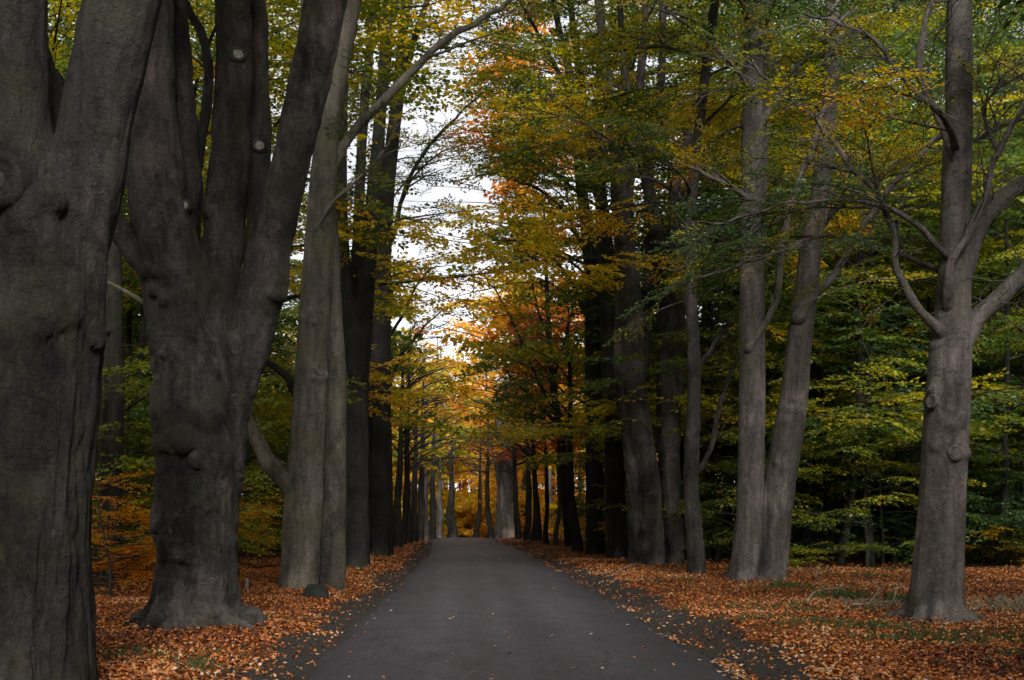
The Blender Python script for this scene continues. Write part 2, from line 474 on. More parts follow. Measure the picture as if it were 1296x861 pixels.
TREES = []          # landmarks for labels
def make_tree(name, label, Y, stems, mat, voxel=.03, limbs=(), burls=(), scars=(), n_root=6, root_k=1.0, flute=.03, lump=.02, ridges=0., sm=6,
              H=20, boughs=14, zmin=6.5, blen=5.0, tint=.35, tint_amp=.42, dens=1.0, size=1.15, az=None, group='beeches lining the road',
              seed=0, limb_leaf=True, keep=open_road, cat='tree', yo_root=0, tscale=.45):
    global R
    R = np.random.default_rng(1000 + seed)
    S = [px_stem(s['p'], Y, s.get('yo', 0)) for s in stems]
    b0 = S[0][0][0]; gz = float(G(b0[0], b0[1]))
    base = np.array([b0[0], b0[1], gz])
    root = empty(name, base); tag(root, label, cat, group)
    tubes = []
    for (pts, rad), s in zip(S, stems):
        if s.get('ground', False) or s is stems[0]:
            g = float(G(pts[0][0], pts[0][1]))
            pts = np.vstack([pts[0] * np.array([1, 1, 0]) + UP * (g - .35), pts]); rad = np.concatenate([rad[:1] * 1.12, rad])
            c = np.array([pts[0][0], pts[0][1], g])
            if n_root: tubes += roots(c, rad[0] * root_k, n_root, seed=seed + len(tubes))
        tubes.append((pts, rad))
    def on_skin(px, py):
        # the stem whose axis passes nearest this height and side; -> axis point, radius, outward direction towards the road-side viewer
        best = None
        for (pts, rad), s_i in zip(S, stems):
            q, r = catmull(pts, rad, 6)
            ax = CX + q[:, 0] / q[:, 1] * F; ay = HY - (q[:, 2] - CAMH) / q[:, 1] * F
            i = int(np.argmin((ay - py) ** 2 + .3 * (ax - px) ** 2))
            if abs(ay[i] - py) > 40: continue
            dx = (px - ax[i]) / F * q[i, 1]; c = dx / r[i]
            sc_ = abs(c) + (.35 if abs(c) > 1 else 0) + (q[i, 1] - Y) * .3
            if best is None or sc_ < best[0]: best = (sc_, q[i], r[i], float(np.clip(c, -.97, .97)))
        _, a, r, c = best
        nrm = np.array([c, -math.sqrt(1 - c * c), 0.0])
        return a + nrm * r + UP * (P(px, py, a[1])[2] - a[2]), nrm, r
    balls = []
    for b in burls:
        c, nrm, r = on_skin(b[0], b[1]); rb = b[2] / 2 / F * Y * 1.15
        rb = min(rb * 1.15, r * .6); tg = np.cross(UP, nrm)
        balls.append((c - nrm * rb * .70, rb))
        for _ in range(5):
            o1, o2 = R.normal(0, .55, 2) * rb; q = rb * R.uniform(.35, .62); balls.append((c - nrm * q * .45 - nrm * (o1 * o1) / max(r, .05) * .5 + tg * o1 + UP * o2, q))
    tm = remesh_trunk('trunk', tubes, balls, voxel, mat, base, sm, flute, lump, ridges, seed)
    link('trunk', tm, root)
    def tintf(p):
        v = noise(np.array([p]) * tscale, 40 + seed)[0] - .5; v2 = noise(np.array([p]) * 1.3, 60 + seed)[0] - .5
        return tint + tint_amp * (1.5 * v + .7 * v2)
    L = Leaves(); TW = Wood()
    for i, lb in enumerate(limbs):
        pts, rad = px_stem(lb['p'], Y, lb.get('yo', 0))
        if lb.get('root', True):
            bq = None
            for q_, r_ in S:
                q_, r_ = catmull(q_, r_, 5); dd_ = np.linalg.norm(q_ - (pts[0] - UP * .12), axis=1) - r_ * .5; k_ = int(np.argmin(dd_))
                if bq is None or dd_[k_] < bq[0]: bq = (dd_[k_], q_[k_], r_[k_])
            pts = pts.copy(); gap = np.linalg.norm(bq[1] - pts[0])
            if gap > bq[2] * .95 and gap < bq[2] + .9: pts[0] = bq[1] + (pts[0] - bq[1]) * (bq[2] * .92 / gap); gap = bq[2] * .92
            f_ = min(.85, max(.3, 1 - .35 * bq[2] / max(gap, .01)))
            p_in = pts[0] + (bq[1] - pts[0]) * f_ - UP * rad[0] * .6
            pts = np.vstack([p_in, pts]); rad = np.concatenate([[min(rad[0] * 1.5, bq[2] * .6)], [min(rad[0] * 1.2, bq[2] * .8)], rad[1:]])
        W = Wood(); n0 = 10 if rad[0] > .05 else 7
        pp, rr = catmull(pts, rad, 5)
        wob = (np.stack([fbm(pp * 2.6 + k * 9.1, seed + i, 3) for k in range(3)], 1) - .5) * .22 * np.linspace(0, 1, len(pp))[:, None]
        rr = rr * (.82 + .25 * (fbm(pp * 4.0, seed + i + 50, 2) - .5))
        pp = pp + wob
        W.add(pp, rr, n0, True, 1)
        for k in range(5 + 2 * len(pts)):
            j = int(R.integers(len(pp) // 3, len(pp))); dj = unit(pp[min(j + 1, len(pp) - 1)] - pp[max(j - 1, 0)])
            dt = unit(dj * R.uniform(.2, .9) + R.normal(0, .6, 3) + UP * .25); q = bough_path(pp[j], dt, R.uniform(.5, 1.9), .15, .28, 5)
            W.add(q, np.linspace(min(rr[j] * .5, .012), .003, 5), 4, res=1)
            for m_ in (2, 3):
                q2 = bough_path(q[m_], unit(dt + R.normal(0, .7, 3)), R.uniform(.25, .8), .1, .3, 4); W.add(q2, np.linspace(.005, .002, 4), 3, res=1)
                if lb.get('leaf', 0) > 0 and R.random() < .35: L.add(q2[-1], unit(q2[-1] - q2[0] + 1e-6), size * .6, 'near', tintf(q2[-1]), R.normal(0, .3))
        if lb.get('leaf', 0) > 0:
            tf = tintf if 'tint' not in lb else (lambda p, b=lb['tint']: b + .1 * (noise(np.array([p]) * 1.3, 77)[0] - .5))
            sprays_on(pts, rad[0], L, W, tf, keep, size, lb['leaf'] * dens, True, lb.get('t0', .35), lb.get('step', .7))
        link('limb', W.mesh('limb', lb.get('mat', mat), base), root)
    # boughs above
    tops = [(pts, rad) for (pts, rad), s in zip(S, stems) if s.get('top', True)]
    leaders = []
    for pts, rad in tops:
        d = unit(pts[-1] - pts[-2]); z = pts[-1][2]
        if z < H - 1:
            q = bough_path(pts[-1] - d * .15, unit(d + UP * .5), (H - z) * R.uniform(.8, 1.05), 2.2, .10, 7)
            W = Wood(); W.add(q, np.linspace(rad[-1], .02, 7), 8, res=3); link('bough', W.mesh('bough', mat, base), root)
            full = np.vstack([pts, q[1:]]); fr = np.concatenate([rad, np.linspace(rad[-1], .02, 7)[1:]])
        else: full, fr = pts, rad
        leaders.append((full, fr))
    for k in range(boughs):
        full, fr = leaders[k % len(leaders)]
        zlo = max(zmin, full[0][2] + .5); zhi = full[-1][2] - .3
        if zhi <= zlo: continue
        zt = zlo + (zhi - zlo) * ((k // len(leaders) + R.uniform(.1, .9)) / max(1, math.ceil(boughs / len(leaders))))
        i = int(np.clip(np.searchsorted(full[:, 2], zt) - 1, 0, len(full) - 2))
        f = np.clip((zt - full[i, 2]) / (full[i + 1, 2] - full[i, 2] + 1e-6), 0, 1)
        p0 = full[i] + (full[i + 1] - full[i]) * f; r0 = fr[i] + (fr[i + 1] - fr[i]) * f
        a = R.uniform(0, 6.283) if az is None or R.random() < .35 else R.normal(az, .7)
        el = R.uniform(.25, .9)
        ln = blen * R.uniform(.6, 1.25) * (1 - .45 * (zt - zmin) / max(H - zmin, 1))
        q = bough_path(p0, np.array([math.cos(a), math.sin(a), el]), ln, R.uniform(-.05, .25))
        rb = min(r0 * .55, .012 + .009 * ln)
        W = Wood(); W.add(q, np.linspace(rb, .012, 7), 6, res=2)
        sprays_on(q, rb, L, W, tintf, keep, size, dens)
        link('bough', W.mesh('bough', mat if rb > .03 else BARK_TWIG, base), root)
    cm = L.mesh('crown', base, TW)
    if cm:
        cr = link('crown', cm, root)
        if TW.n: tag(link('twig_mass', TW.mesh('twig_mass', BARK_TWIG, base), cr), kind='stuff')
    for sc in scars:
        c, nrm, r = on_skin(sc[0], sc[1]); r_ = sc[2] / 2 / F * Y
        kind = sc[5] if len(sc) > 5 else 'pale'
        tv = np.empty(len(tm.vertices) * 3, np.float32); tm.vertices.foreach_get('co', tv); tv = tv.reshape(-1, 3) - (c - base)
        al = tv @ nrm; lat = np.linalg.norm(tv - al[:, None] * nrm, axis=1); mk = (lat < r_ * .9) & (np.abs(al) < .6)
        if mk.any(): c = c + nrm * float(np.percentile(al[mk], 85 if kind == 'hole' else 60))
        branch_scar(root, base, c + nrm * r_ * (.30 if kind == 'pale' else .10), r_, unit(nrm + UP * .12), kind, mat)
    # landmark
    TREES.append((CX + base[0] / base[1] * F, base[1], label))
    return root

SCAR_WOOD = plain('cut_wood', (.07, .06, .052), (.30, .275, .24), 26, .8, .7)
SCAR_BARK = plain('callus_bark', (.045, .040, .038), (.15, .135, .125), 14, .85, .7)
SCAR_DARK = plain('rotten_wood', (.012, .011, .010), (.03, .027, .025), 20, .9, .4)
def branch_scar(root, base, c, r, nrm, kind, own):
    nrm = unit(np.array(nrm, float)); a = unit(np.cross(UP, nrm)); b = np.cross(nrm, a)
    def ring(prof, mat, name, par, stretch=1.0):
        n = 22; th = np.arange(n) / n * 6.283
        V = []
        for rr, h in prof:
            wob = 1 + .10 * (noise(np.stack([np.cos(th) * 1.3 + c[0] * 7, np.sin(th) * 1.3, 0 * th + rr * 3], 1), 5) - .5) * 2
            V.append(c + r * rr * wob[:, None] * (np.cos(th)[:, None] * a + np.sin(th)[:, None] * b * stretch) + nrm * r * h)
        m = len(prof); V = np.vstack(V)
        i = np.arange(m - 1)[:, None] * n; j = np.arange(n)[None, :]; k = (j + 1) % n
        Q = np.stack([i + j, i + k, i + n + k, i + n + j], -1).reshape(-1, 4)
        return link(name, mesh_np(name, V - base, [Q], mat, True), par)
    st = 1.15
    if kind == 'pale': o = ring([(1.7, -1.4), (1.4, -.5), (1.2, -.1), (1.0, .12), (.8, .16), (.65, .06)], own, 'branch_scar', root, 1.0)
    else: o = ring([(1.3, -.5), (1.2, -.05), (1.0, .2), (.82, .22), (.7, .06)], own, 'branch_scar', root, st)
    ring([(.72, .10), (.5, .05), (.2, .02), (.01, .02)], SCAR_WOOD if kind == 'pale' else own, 'scar_face', o, st)
    if kind == 'hole': ring([(.2, .06), (.15, .062), (.01, .055)], SCAR_DARK, 'rot_hole', o, 1.9)

# ================================================================== SETTING: ground, road
def axis(segs):
    out = []
    for a, b, st in segs: out += list(np.arange(a, b, st))
    out.append(segs[-1][1]); return np.array(out)

def grid_mesh(name, X, Y, mat, zf, attrs):
    gx, gy = np.meshgrid(X, Y)
    V = np.stack([gx, gy, zf(gx, gy)], -1).reshape(-1, 3)
    nx, ny = len(X), len(Y)
    i = np.arange(ny - 1)[:, None] * nx; j = np.arange(nx - 1)[None, :]
    Q = np.stack([i + j, i + j + 1, i + nx + j + 1, i + nx + j], -1).reshape(-1, 4)
    me = mesh_np(name, V, [Q], mat, True)
    for k, f in attrs.items():
        a = me.attributes.new(k, 'FLOAT', 'POINT'); a.data.foreach_set('value', f(gx, gy).ravel().astype(np.float32))
    return me

def edge_noise(x, y, s=0):
    return fbm(np.stack([x * 1.1, y * .9, 0 * x], -1).reshape(-1, 3), 70 + s, 3).reshape(np.shape(x)) - .5

def litter_zone(x, y):
    """1 on the leaf-strewn verge, 0 on the bare shoulder and the road"""
    sx = x - road_shift(y); n = edge_noise(x, y) * 1.3
    near = smooth(70, 20, y)
    return np.maximum(smooth(-2.15, -2.6, sx + n * .8), smooth(3.1 + .5 * near, 3.5 + .55 * near, sx + n))

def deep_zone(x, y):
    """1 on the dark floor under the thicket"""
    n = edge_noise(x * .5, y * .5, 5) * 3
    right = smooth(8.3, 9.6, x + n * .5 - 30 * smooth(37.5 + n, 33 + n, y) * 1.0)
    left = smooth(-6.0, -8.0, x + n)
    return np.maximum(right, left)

def ground_mat():
    m, n, l = nmat('forest_floor')
    tc = N(n, 'ShaderNodeTexCoord'); ob = tc.outputs['Object']
    lz = N(n, 'ShaderNodeAttribute', attribute_type='GEOMETRY', attribute_name='litter')
    dz = N(n, 'ShaderNodeAttribute', attribute_type='GEOMETRY', attribute_name='deep')
    v = tex(n, l, ob, 17, kind='ShaderNodeTexVoronoi'); v.inputs['Randomness'].default_value = 1
    sep = N(n, 'ShaderNodeSeparateColor'); l.new(v.outputs['Color'], sep.inputs[0])
    r = ramp(n, [(0, (.03, .014, .008)), (.3, (.09, .030, .012)), (.55, (.20, .055, .014)), (.8, (.32, .090, .018)), (.95, (.36, .16, .04)), (1, (.38, .25, .11))])
    l.new(sep.outputs[0], r.inputs[0])
    big = tex(n, l, ob, .8, 4, .6)
    rb = ramp(n, [(.35, g3(.30)), (.65, g3(.8))]); l.new(big.outputs['Fac'], rb.inputs[0])
    lit = mixc(n, l, r.outputs[0], rb.outputs[0], .8, 'MULTIPLY')
    gr = tex(n, l, ob, 1.3, 5, .7)
    rg_ = ramp(n, [(.56, g3(0)), (.68, g3(.75))]); l.new(gr.outputs['Fac'], rg_.inputs[0])
    lit = mixc(n, l, lit, (.060, .062, .022), rg_.outputs[0])
    sn = tex(n, l, ob, 30, 6, .7)
    rs = ramp(n, [(.3, (.016, .013, .012)), (.6, (.040, .034, .031)), (.8, (.075, .065, .058))]); l.new(sn.outputs['Fac'], rs.inputs[0])
    fn = tex(n, l, ob, 9, 5, .7)
    ad = N(n, 'ShaderNodeMath', operation='ADD'); l.new(lz.outputs['Fac'], ad.inputs[0])
    sb = N(n, 'ShaderNodeMath', operation='MULTIPLY_ADD'); l.new(fn.outputs['Fac'], sb.inputs[0]); sb.inputs[1].default_value = 1.2; sb.inputs[2].default_value = -.6
    l.new(sb.outputs[0], ad.inputs[1])
    rz = ramp(n, [(.4, g3(0)), (.6, g3(1))]); l.new(ad.outputs[0], rz.inputs[0])
    c = mixc(n, l, rs.outputs[0], lit, rz.outputs[0])
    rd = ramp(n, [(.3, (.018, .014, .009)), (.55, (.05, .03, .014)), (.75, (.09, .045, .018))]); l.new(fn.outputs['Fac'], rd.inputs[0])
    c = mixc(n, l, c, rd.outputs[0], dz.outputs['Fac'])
    b = N(n, 'ShaderNodeBsdfPrincipled'); l.new(c, b.inputs['Base Color']); b.inputs['Roughness'].default_value = .85; b.inputs['Specular IOR Level'].default_value = .2
    ad2 = N(n, 'ShaderNodeMath', operation='ADD'); l.new(sn.outputs['Fac'], ad2.inputs[0]); l.new(v.outputs['Distance'], ad2.inputs[1])
    bp = N(n, 'ShaderNodeBump'); bp.inputs['Strength'].default_value = .6; bp.inputs['Distance'].default_value = .03
    l.new(ad2.outputs[0], bp.inputs['Height']); l.new(bp.outputs[0], b.inputs['Normal'])
    out = N(n, 'ShaderNodeOutputMaterial'); l.new(b.outputs[0], out.inputs[0])
    return m

GX = axis([(-300, -60, 12), (-60, -14, 2), (-14, 22, .22), (22, 60, 2), (60, 301, 12)])
GY = axis([(-60, 6, 3), (6, 48, .22), (48, 110, .8), (110, 200, 4), (200, 420, 15)])
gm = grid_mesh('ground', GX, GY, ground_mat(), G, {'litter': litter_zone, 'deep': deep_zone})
tag(link('ground', gm), kind='structure')

def asphalt_mat():
    m, n, l = nmat('asphalt')
    tc = N(n, 'ShaderNodeTexCoord'); ob = tc.outputs['Object']
    u = N(n, 'ShaderNodeAttribute', attribute_type='GEOMETRY', attribute_name='across')
    fine = tex(n, l, ob, 42, 6, .85)
    rf = ramp(n, [(.36, (.014, .012, .016)), (.50, (.034, .030, .039)), (.66, (.120, .108, .130))]); l.new(fine.outputs['Fac'], rf.inputs[0])
    patch = tex(n, l, ob, .7, 5, .65, mapping=(1.4, .25, 1))
    rp = ramp(n, [(.3, g3(.72)), (.7, g3(1.22))]); l.new(patch.outputs['Fac'], rp.inputs[0])
    c = mixc(n, l, rf.outputs[0], rp.outputs[0], .9, 'MULTIPLY')
    bl = tex(n, l, ob, 2.2, 5, .7, mapping=(1, .6, 1))
    rbl = ramp(n, [(.34, g3(.68)), (.5, g3(.98)), (.66, g3(1.15))]); l.new(bl.outputs['Fac'], rbl.inputs[0])
    c = mixc(n, l, c, rbl.outputs[0], .7, 'MULTIPLY')
    ru = ramp(n, [(0, g3(.55)), (.05, g3(.8)), (.2, g3(1.05)), (.30, g3(1.30)), (.41, g3(.88)), (.5, g3(1.22)), (.58, g3(.88)), (.70, g3(1.28)), (.85, g3(1.0)), (.95, g3(.8)), (1, g3(.55))])
    l.new(u.outputs['Fac'], ru.inputs[0])
    c = mixc(n, l, c, ru.outputs[0], .8, 'MULTIPLY')
    cw = tex(n, l, ob, 3.0, 3, .6); cv = N(n, 'ShaderNodeVectorMath', operation='MULTIPLY_ADD'); l.new(cw.outputs['Color'], cv.inputs[0]); cv.inputs[1].default_value = (.5, .5, 0); l.new(ob, cv.inputs[2])
    ck = N(n, 'ShaderNodeTexVoronoi', feature='DISTANCE_TO_EDGE'); ck.inputs['Scale'].default_value = .55; l.new(cv.outputs[0], ck.inputs['Vector'])
    rck = ramp(n, [(.0, g3(.25)), (.007, g3(.6)), (.014, g3(1))]); l.new(ck.outputs['Distance'], rck.inputs[0])
    ckm = ramp(n, [(.46, g3(0)), (.56, g3(.8))]); l.new(patch.outputs['Fac'], ckm.inputs[0])
    c = mixc(n, l, c, rck.outputs[0], ckm.outputs[0], 'MULTIPLY')
    b = N(n, 'ShaderNodeBsdfPrincipled'); l.new(c, b.inputs['Base Color'])
    b.inputs['Roughness'].default_value = .62; b.inputs['Specular IOR Level'].default_value = .42
    bp = N(n, 'ShaderNodeBump'); bp.inputs['Strength'].default_value = .35; bp.inputs['Distance'].default_value = .008
    l.new(fine.outputs['Fac'], bp.inputs['Height']); l.new(bp.outputs[0], b.inputs['Normal'])
    out = N(n, 'ShaderNodeOutputMaterial'); l.new(b.outputs[0], out.inputs[0])
    return m

def road_edges(y):
    nl = (fbm(np.stack([0 * y, y * .8, 0 * y], -1), 81, 3) - .5) * .22 + (noise(np.stack([0 * y, y * 4.3, 0 * y], -1), 83) - .5) * .07
    nr = (fbm(np.stack([0 * y + 9, y * .8, 0 * y], -1), 82, 3) - .5) * .26 + (noise(np.stack([0 * y, y * 4.1, 0 * y + 3], -1), 84) - .5) * .08
    return road_shift(y) - 1.75 + nl, road_shift(y) + 2.86 + nr
RY = axis([(-30, 6, 1.5), (6, 60, .25), (60, 160, .8)])
ru_ = np.linspace(0, 1, 15)
el, er = road_edges(RY)
rx = el[:, None] + (er - el)[:, None] * ru_[None, :]
prof = .018 + .045 * (1 - (2 * ru_ - 1) ** 2); prof[0] = prof[-1] = -.06
rz_ = crest(RY)[:, None] + prof[None, :]
rV = np.stack([rx, np.repeat(RY[:, None], 15, 1), rz_], -1).reshape(-1, 3)
i_ = np.arange(len(RY) - 1)[:, None] * 15; j_ = np.arange(14)[None, :]
rQ = np.stack([i_ + j_, i_ + j_ + 1, i_ + 16 + j_, i_ + 15 + j_], -1).reshape(-1, 4)
rm_ = mesh_np('road', rV, [rQ], asphalt_mat(), True)
a_ = rm_.attributes.new('across', 'FLOAT', 'POINT'); a_.data.foreach_set('value', np.tile(ru_, len(RY)).astype(np.float32))
tag(link('road', rm_), kind='structure')

def surf(x, y):
    e0, e1 = road_edges(np.atleast_1d(y).astype(float))
    u = (np.atleast_1d(x) - e0) / (e1 - e0)
    zr = crest(np.atleast_1d(y)) + .018 + .045 * (1 - (2 * u - 1) ** 2)
    return np.where((u > .02) & (u < .98), zr, G(np.atleast_1d(x), np.atleast_1d(y)))

# fallen leaves: one mass
R = np.random.default_rng(21)
n0 = 760000
y = 9.5 * np.exp(R.random(n0) * math.log(95 / 9.5)); x = (R.random(n0) * 2 - 1) * (.5 * y + 3.5) + .03 * y
lz = litter_zone(x, y); dz = deep_zone(x, y)
sx = x - road_shift(y)
el, er = road_edges(y)
onroad = (x > el) & (x < er)
pr = .004 + .045 * (~onroad) + .95 * lz
pr = np.where(onroad, .0016 + .012 * smooth(.5, 0, x - el) , pr)
drift = np.exp(-((x - er + .05 + .25 * edge_noise(x, y, 3)) / .13) ** 2) * smooth(.50, .62, fbm(np.stack([0 * y, y * 1.1, 0 * y], -1), 88, 2))
pr = np.maximum(pr, drift * .55)
clump = smooth(.28, .5, fbm(np.stack([x * 1.6, y * 1.6, 0 * x], -1), 91, 3))
pr *= np.where(lz > .5, .16 + .72 * clump, 1) * (1 - .75 * dz)
k = R.random(n0) < pr
x, y = x[k], y[k]; lz = lz[k]; onroad = onroad[k]
# leaves drifted against the trunk bases
dx_, dy_, dz_ = [], [], []
for px_, py_, r_ in [(20, 889, .85), (250, 797, .80), (378, 752, .48), (421, 743, .34), (1184, 797, .52), (941, 744, .42), (977, 743, .40), (881, 737, .27), (829, 719, .5), (804, 712, .4), (781, 705, .45), (449, 723, .5), (478, 708, .55), (753, 700, .45)]:
    cy_ = CAMH * F / (py_ - HY); cx_ = (px_ - CX) / F * cy_; m_ = 900
    a_ = R.uniform(0, 6.283, m_); q_ = np.abs(R.normal(0, .28, m_)); lob = .75 + .6 * noise(np.stack([np.cos(a_) * 1.6 + px_, np.sin(a_) * 1.6, 0 * a_], 1), 4)
    dx_.append(cx_ + np.cos(a_) * (r_ * lob + q_)); dy_.append(cy_ + np.sin(a_) * (r_ * lob + q_)); dz_.append(.11 * np.exp(-q_ / .14) * R.random(m_))
dx_, dy_, dz_ = np.concatenate(dx_), np.concatenate(dy_), np.concatenate(dz_)
x, y = np.concatenate([x, dx_]), np.concatenate([y, dy_]); lz = np.concatenate([lz, np.ones(len(dx_))]); onroad = np.concatenate([onroad, np.zeros(len(dx_), bool)]); n_ = len(x)
z = surf(x, y) + R.uniform(.004, .035, n_) * np.where(lz > .5, 1, .35); z[-len(dz_):] += dz_
ls = np.maximum(R.uniform(.038, .066, n_), y * .0019 * R.uniform(.8, 1.2, n_))
th = R.uniform(0, 6.283, n_); tl = np.where(onroad, .12, .62)
nv = np.stack([R.normal(0, 1, n_) * tl, R.normal(0, 1, n_) * tl, np.ones(n_)], 1); nv /= np.linalg.norm(nv, axis=1)[:, None]
d = np.stack([np.cos(th), np.sin(th), 0 * th], 1); d -= nv * (d * nv).sum(1)[:, None]; d /= np.linalg.norm(d, axis=1)[:, None]
s_ = np.cross(nv, d); c_ = np.stack([x, y, z], 1)
cu = R.uniform(-.05, .28, n_)[:, None]; L_ = ls[:, None]
LV = np.stack([c_ - d * L_ * .5, c_ + s_ * L_ * .32 + nv * L_ * cu, c_ + d * L_ * .5 + nv * L_ * R.uniform(-.1, .3, n_)[:, None], c_ - s_ * L_ * .32 + nv * L_ * cu], 1)
tt = np.clip(R.beta(1.5, 1.5, n_) + .75 * (fbm(np.stack([x * .55, y * .55, 0 * x], -1), 95, 3) - .5) + np.where(onroad, .3, 0), 0, 1)
fm_ = mesh_np('fallen_leaves', LV.reshape(-1, 3), [np.arange(4 * n_).reshape(n_, 4)], litter_mat(), False, tt)
tag(link('fallen_leaves', fm_), 'carpet of orange and brown fallen leaves on the verges', 'fallen leaves', kind='stuff')

# grass and dry blades
def grass(name, label, spots, mat):
    VV = []
    for (gx, gy, rad, n, h) in spots:
        px_ = gx + R.normal(0, rad, n); py_ = gy + R.normal(0, rad * .8, n); pz = G(px_, py_)
        a = R.uniform(0, 6.283, n); hh = h * R.uniform(.5, 1.2, n); ben = R.uniform(.15, .9, n) * hh; w = .0022 + .00006 * py_
        e = np.stack([np.cos(a), np.sin(a), 0 * a], 1); sd = np.stack([-np.sin(a), np.cos(a), 0 * a], 1) * w[:, None]
        b = np.stack([px_, py_, pz - .02], 1); m1 = b + UP * hh[:, None] * .6 + e * ben[:, None] * .3; t = b + UP * hh[:, None] * .92 + e * ben[:, None]
        VV.append(np.stack([b - sd, b + sd, m1 + sd * .7, t, m1 - sd * .7], 1))
    V = np.concatenate(VV); n = len(V)
    tag(link(name, mesh_np(name, V.reshape(-1, 3), [np.arange(5 * n).reshape(n, 5)], mat, False)), label, 'grass', kind='stuff')
def gp(px, py):
    yy = CAMH * F / (py - HY); return (px - CX) / F * yy, yy
def near_spots(lst): return [(*gp(a, b), r, n, h) for a, b, r, n, h in lst]
R = np.random.default_rng(31)
grass('dry_grass', 'tufts of pale dry grass on the leafy verge', near_spots([
    (1100, 769, .40, 60, .17), (1128, 774, .28, 40, .22), (1272, 782, .30, 70, .26), (1293, 774, .40, 70, .28), (1244, 768, .5, 24, .18), (1060, 747, .7, 16, .12), (1120, 748, .9, 18, .12), (1262, 745, .9, 22, .14)]),
    plain('dry_blade', (.09, .07, .045), (.24, .20, .13), 5, .7, 0))
sp = [(1070, 762, .25, 120, .22), (1140, 768, .2, 120, .22), (1030, 800, .3, 120, .14), (1110, 805, .35, 160, .14), (1180, 820, .4, 160, .14), (1260, 815, .4, 140, .14), (1000, 750, .3, 120, .18), (960, 790, .3, 90, .12), (240, 850, .25, 90, .12), (150, 840, .3, 100, .12), (700, 700, .5, 100, .2), (660, 690, .9, 160, .2)]
for _ in range(70):
    xx, yy = R.uniform(3.9, 13), R.uniform(12, 38); sp.append((CX + xx / yy * F, HY + CAMH * F / yy, .22, 45, .12))
for _ in range(30):
    yy = R.uniform(12, 80); xx = R.uniform(-4.5, -2.4); sp.append((CX + xx / yy * F, HY + CAMH * F / yy, .2, 30, .10))
grass('green_grass', 'sparse green grass poking through the leaves', near_spots(sp), plain('green_blade', (.030, .050, .014), (.075, .095, .026), 5, .6, 0))

# ================================================================== AVENUE TREES
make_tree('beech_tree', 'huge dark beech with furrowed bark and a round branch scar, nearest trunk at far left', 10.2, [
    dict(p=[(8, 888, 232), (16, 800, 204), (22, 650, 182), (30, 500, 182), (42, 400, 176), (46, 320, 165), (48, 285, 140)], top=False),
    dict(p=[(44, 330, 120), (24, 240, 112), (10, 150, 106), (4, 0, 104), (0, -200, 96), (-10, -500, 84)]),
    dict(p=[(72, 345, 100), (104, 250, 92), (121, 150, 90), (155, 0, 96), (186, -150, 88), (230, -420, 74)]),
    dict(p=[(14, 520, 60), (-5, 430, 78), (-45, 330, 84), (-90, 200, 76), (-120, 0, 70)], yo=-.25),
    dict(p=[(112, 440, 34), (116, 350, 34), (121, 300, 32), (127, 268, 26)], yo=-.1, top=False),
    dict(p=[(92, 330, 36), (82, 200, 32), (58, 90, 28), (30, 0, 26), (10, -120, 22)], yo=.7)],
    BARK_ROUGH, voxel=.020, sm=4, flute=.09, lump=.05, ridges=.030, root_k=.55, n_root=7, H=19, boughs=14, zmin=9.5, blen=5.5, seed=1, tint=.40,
    burls=[(120, 285, 40, -.3), (60, 300, 60, -.35), (90, 420, 40, -.45)],
    scars=[(32, 252, 50, -.66, (.12, -1, .05), 'hole')], size=1.4)

make_tree('beech_tree', 'massive many-stemmed beech with swollen burred base and pale cut knots, behind the nearest left trunk', 17.1, [
    dict(p=[(246, 796, 124), (247, 720, 108), (248, 640, 100), (246, 540, 96), (240, 470, 90), (234, 415, 80)], top=False),
    dict(p=[(236, 440, 78), (220, 350, 84), (205, 280, 80), (194, 200, 74), (189, 100, 64), (193, 0, 55), (198, -120, 50), (205, -330, 42)]),
    dict(p=[(231, 340, 44), (234, 250, 42), (230, 150, 38), (223, 60, 33), (214, -60, 28), (200, -250, 24)], yo=.5),
    dict(p=[(258, 520, 50), (270, 420, 48), (280, 330, 50), (286, 250, 52), (293, 150, 48), (297, 80, 46), (296, 0, 46), (295, -120, 42), (285, -330, 36)], yo=.22),
    dict(p=[(306, 500, 30), (318, 410, 33), (326, 330, 31), (329, 200, 30), (326, 100, 28), (322, 0, 27), (318, -150, 24)], yo=.75),
    dict(p=[(284, 800, 34), (286, 720, 32), (288, 640, 32), (293, 560, 36), (307, 480, 46), (323, 405, 54), (337, 340, 56), (357, 250, 52), (373, 190, 50), (393, 100, 51), (412, 0, 53), (432, -120, 48), (470, -330, 40)], yo=.32),
    dict(p=[(258, 470, 34), (268, 560, 34), (266, 660, 34), (262, 760, 40), (258, 800, 46)], yo=-.34, top=False)],
    BARK_OLD, voxel=.023, sm=2, flute=.14, lump=.135, ridges=.022, root_k=.76, n_root=8, H=21, boughs=16, zmin=12.5, blen=5, seed=2, tint=.42,
    burls=[(262, 262, 36, -.3), (220, 352, 38, -.45), (205, 440, 60, -.4), (300, 440, 50, -.2), (238, 560, 46, -.5), (285, 500, 40, -.45), (205, 500, 40, -.2), (300, 590, 40, -.2), (238, 276, 30, -.62), (352, 372, 38, -.2), (226, 690, 50, -.5), (275, 640, 30, -.5)],
    scars=[(305, 78, 17, -.38, (.25, -1, -.1)), (331, 189, 17, .22, (.1, -1, 0)), (238, 275, 16, -.84, (.15, -1, .25)), (287, 690, 10, -.62, (.1, -1, 0), 'hole')],
    limbs=[dict(p=[(230, 410, 52), (197, 352, 42), (166, 312, 38), (143, 277, 32), (122, 235, 26, .2), (104, 170, 20, .5), (70, 90, 14, .8)], yo=-.15),
           dict(p=[(262, 215, 18), (263, 120, 16), (258, 55, 14), (242, 18, 13), (215, -20, 12), (180, -60, 9)], yo=.9, mat=BARK_DARK)], size=1.3)

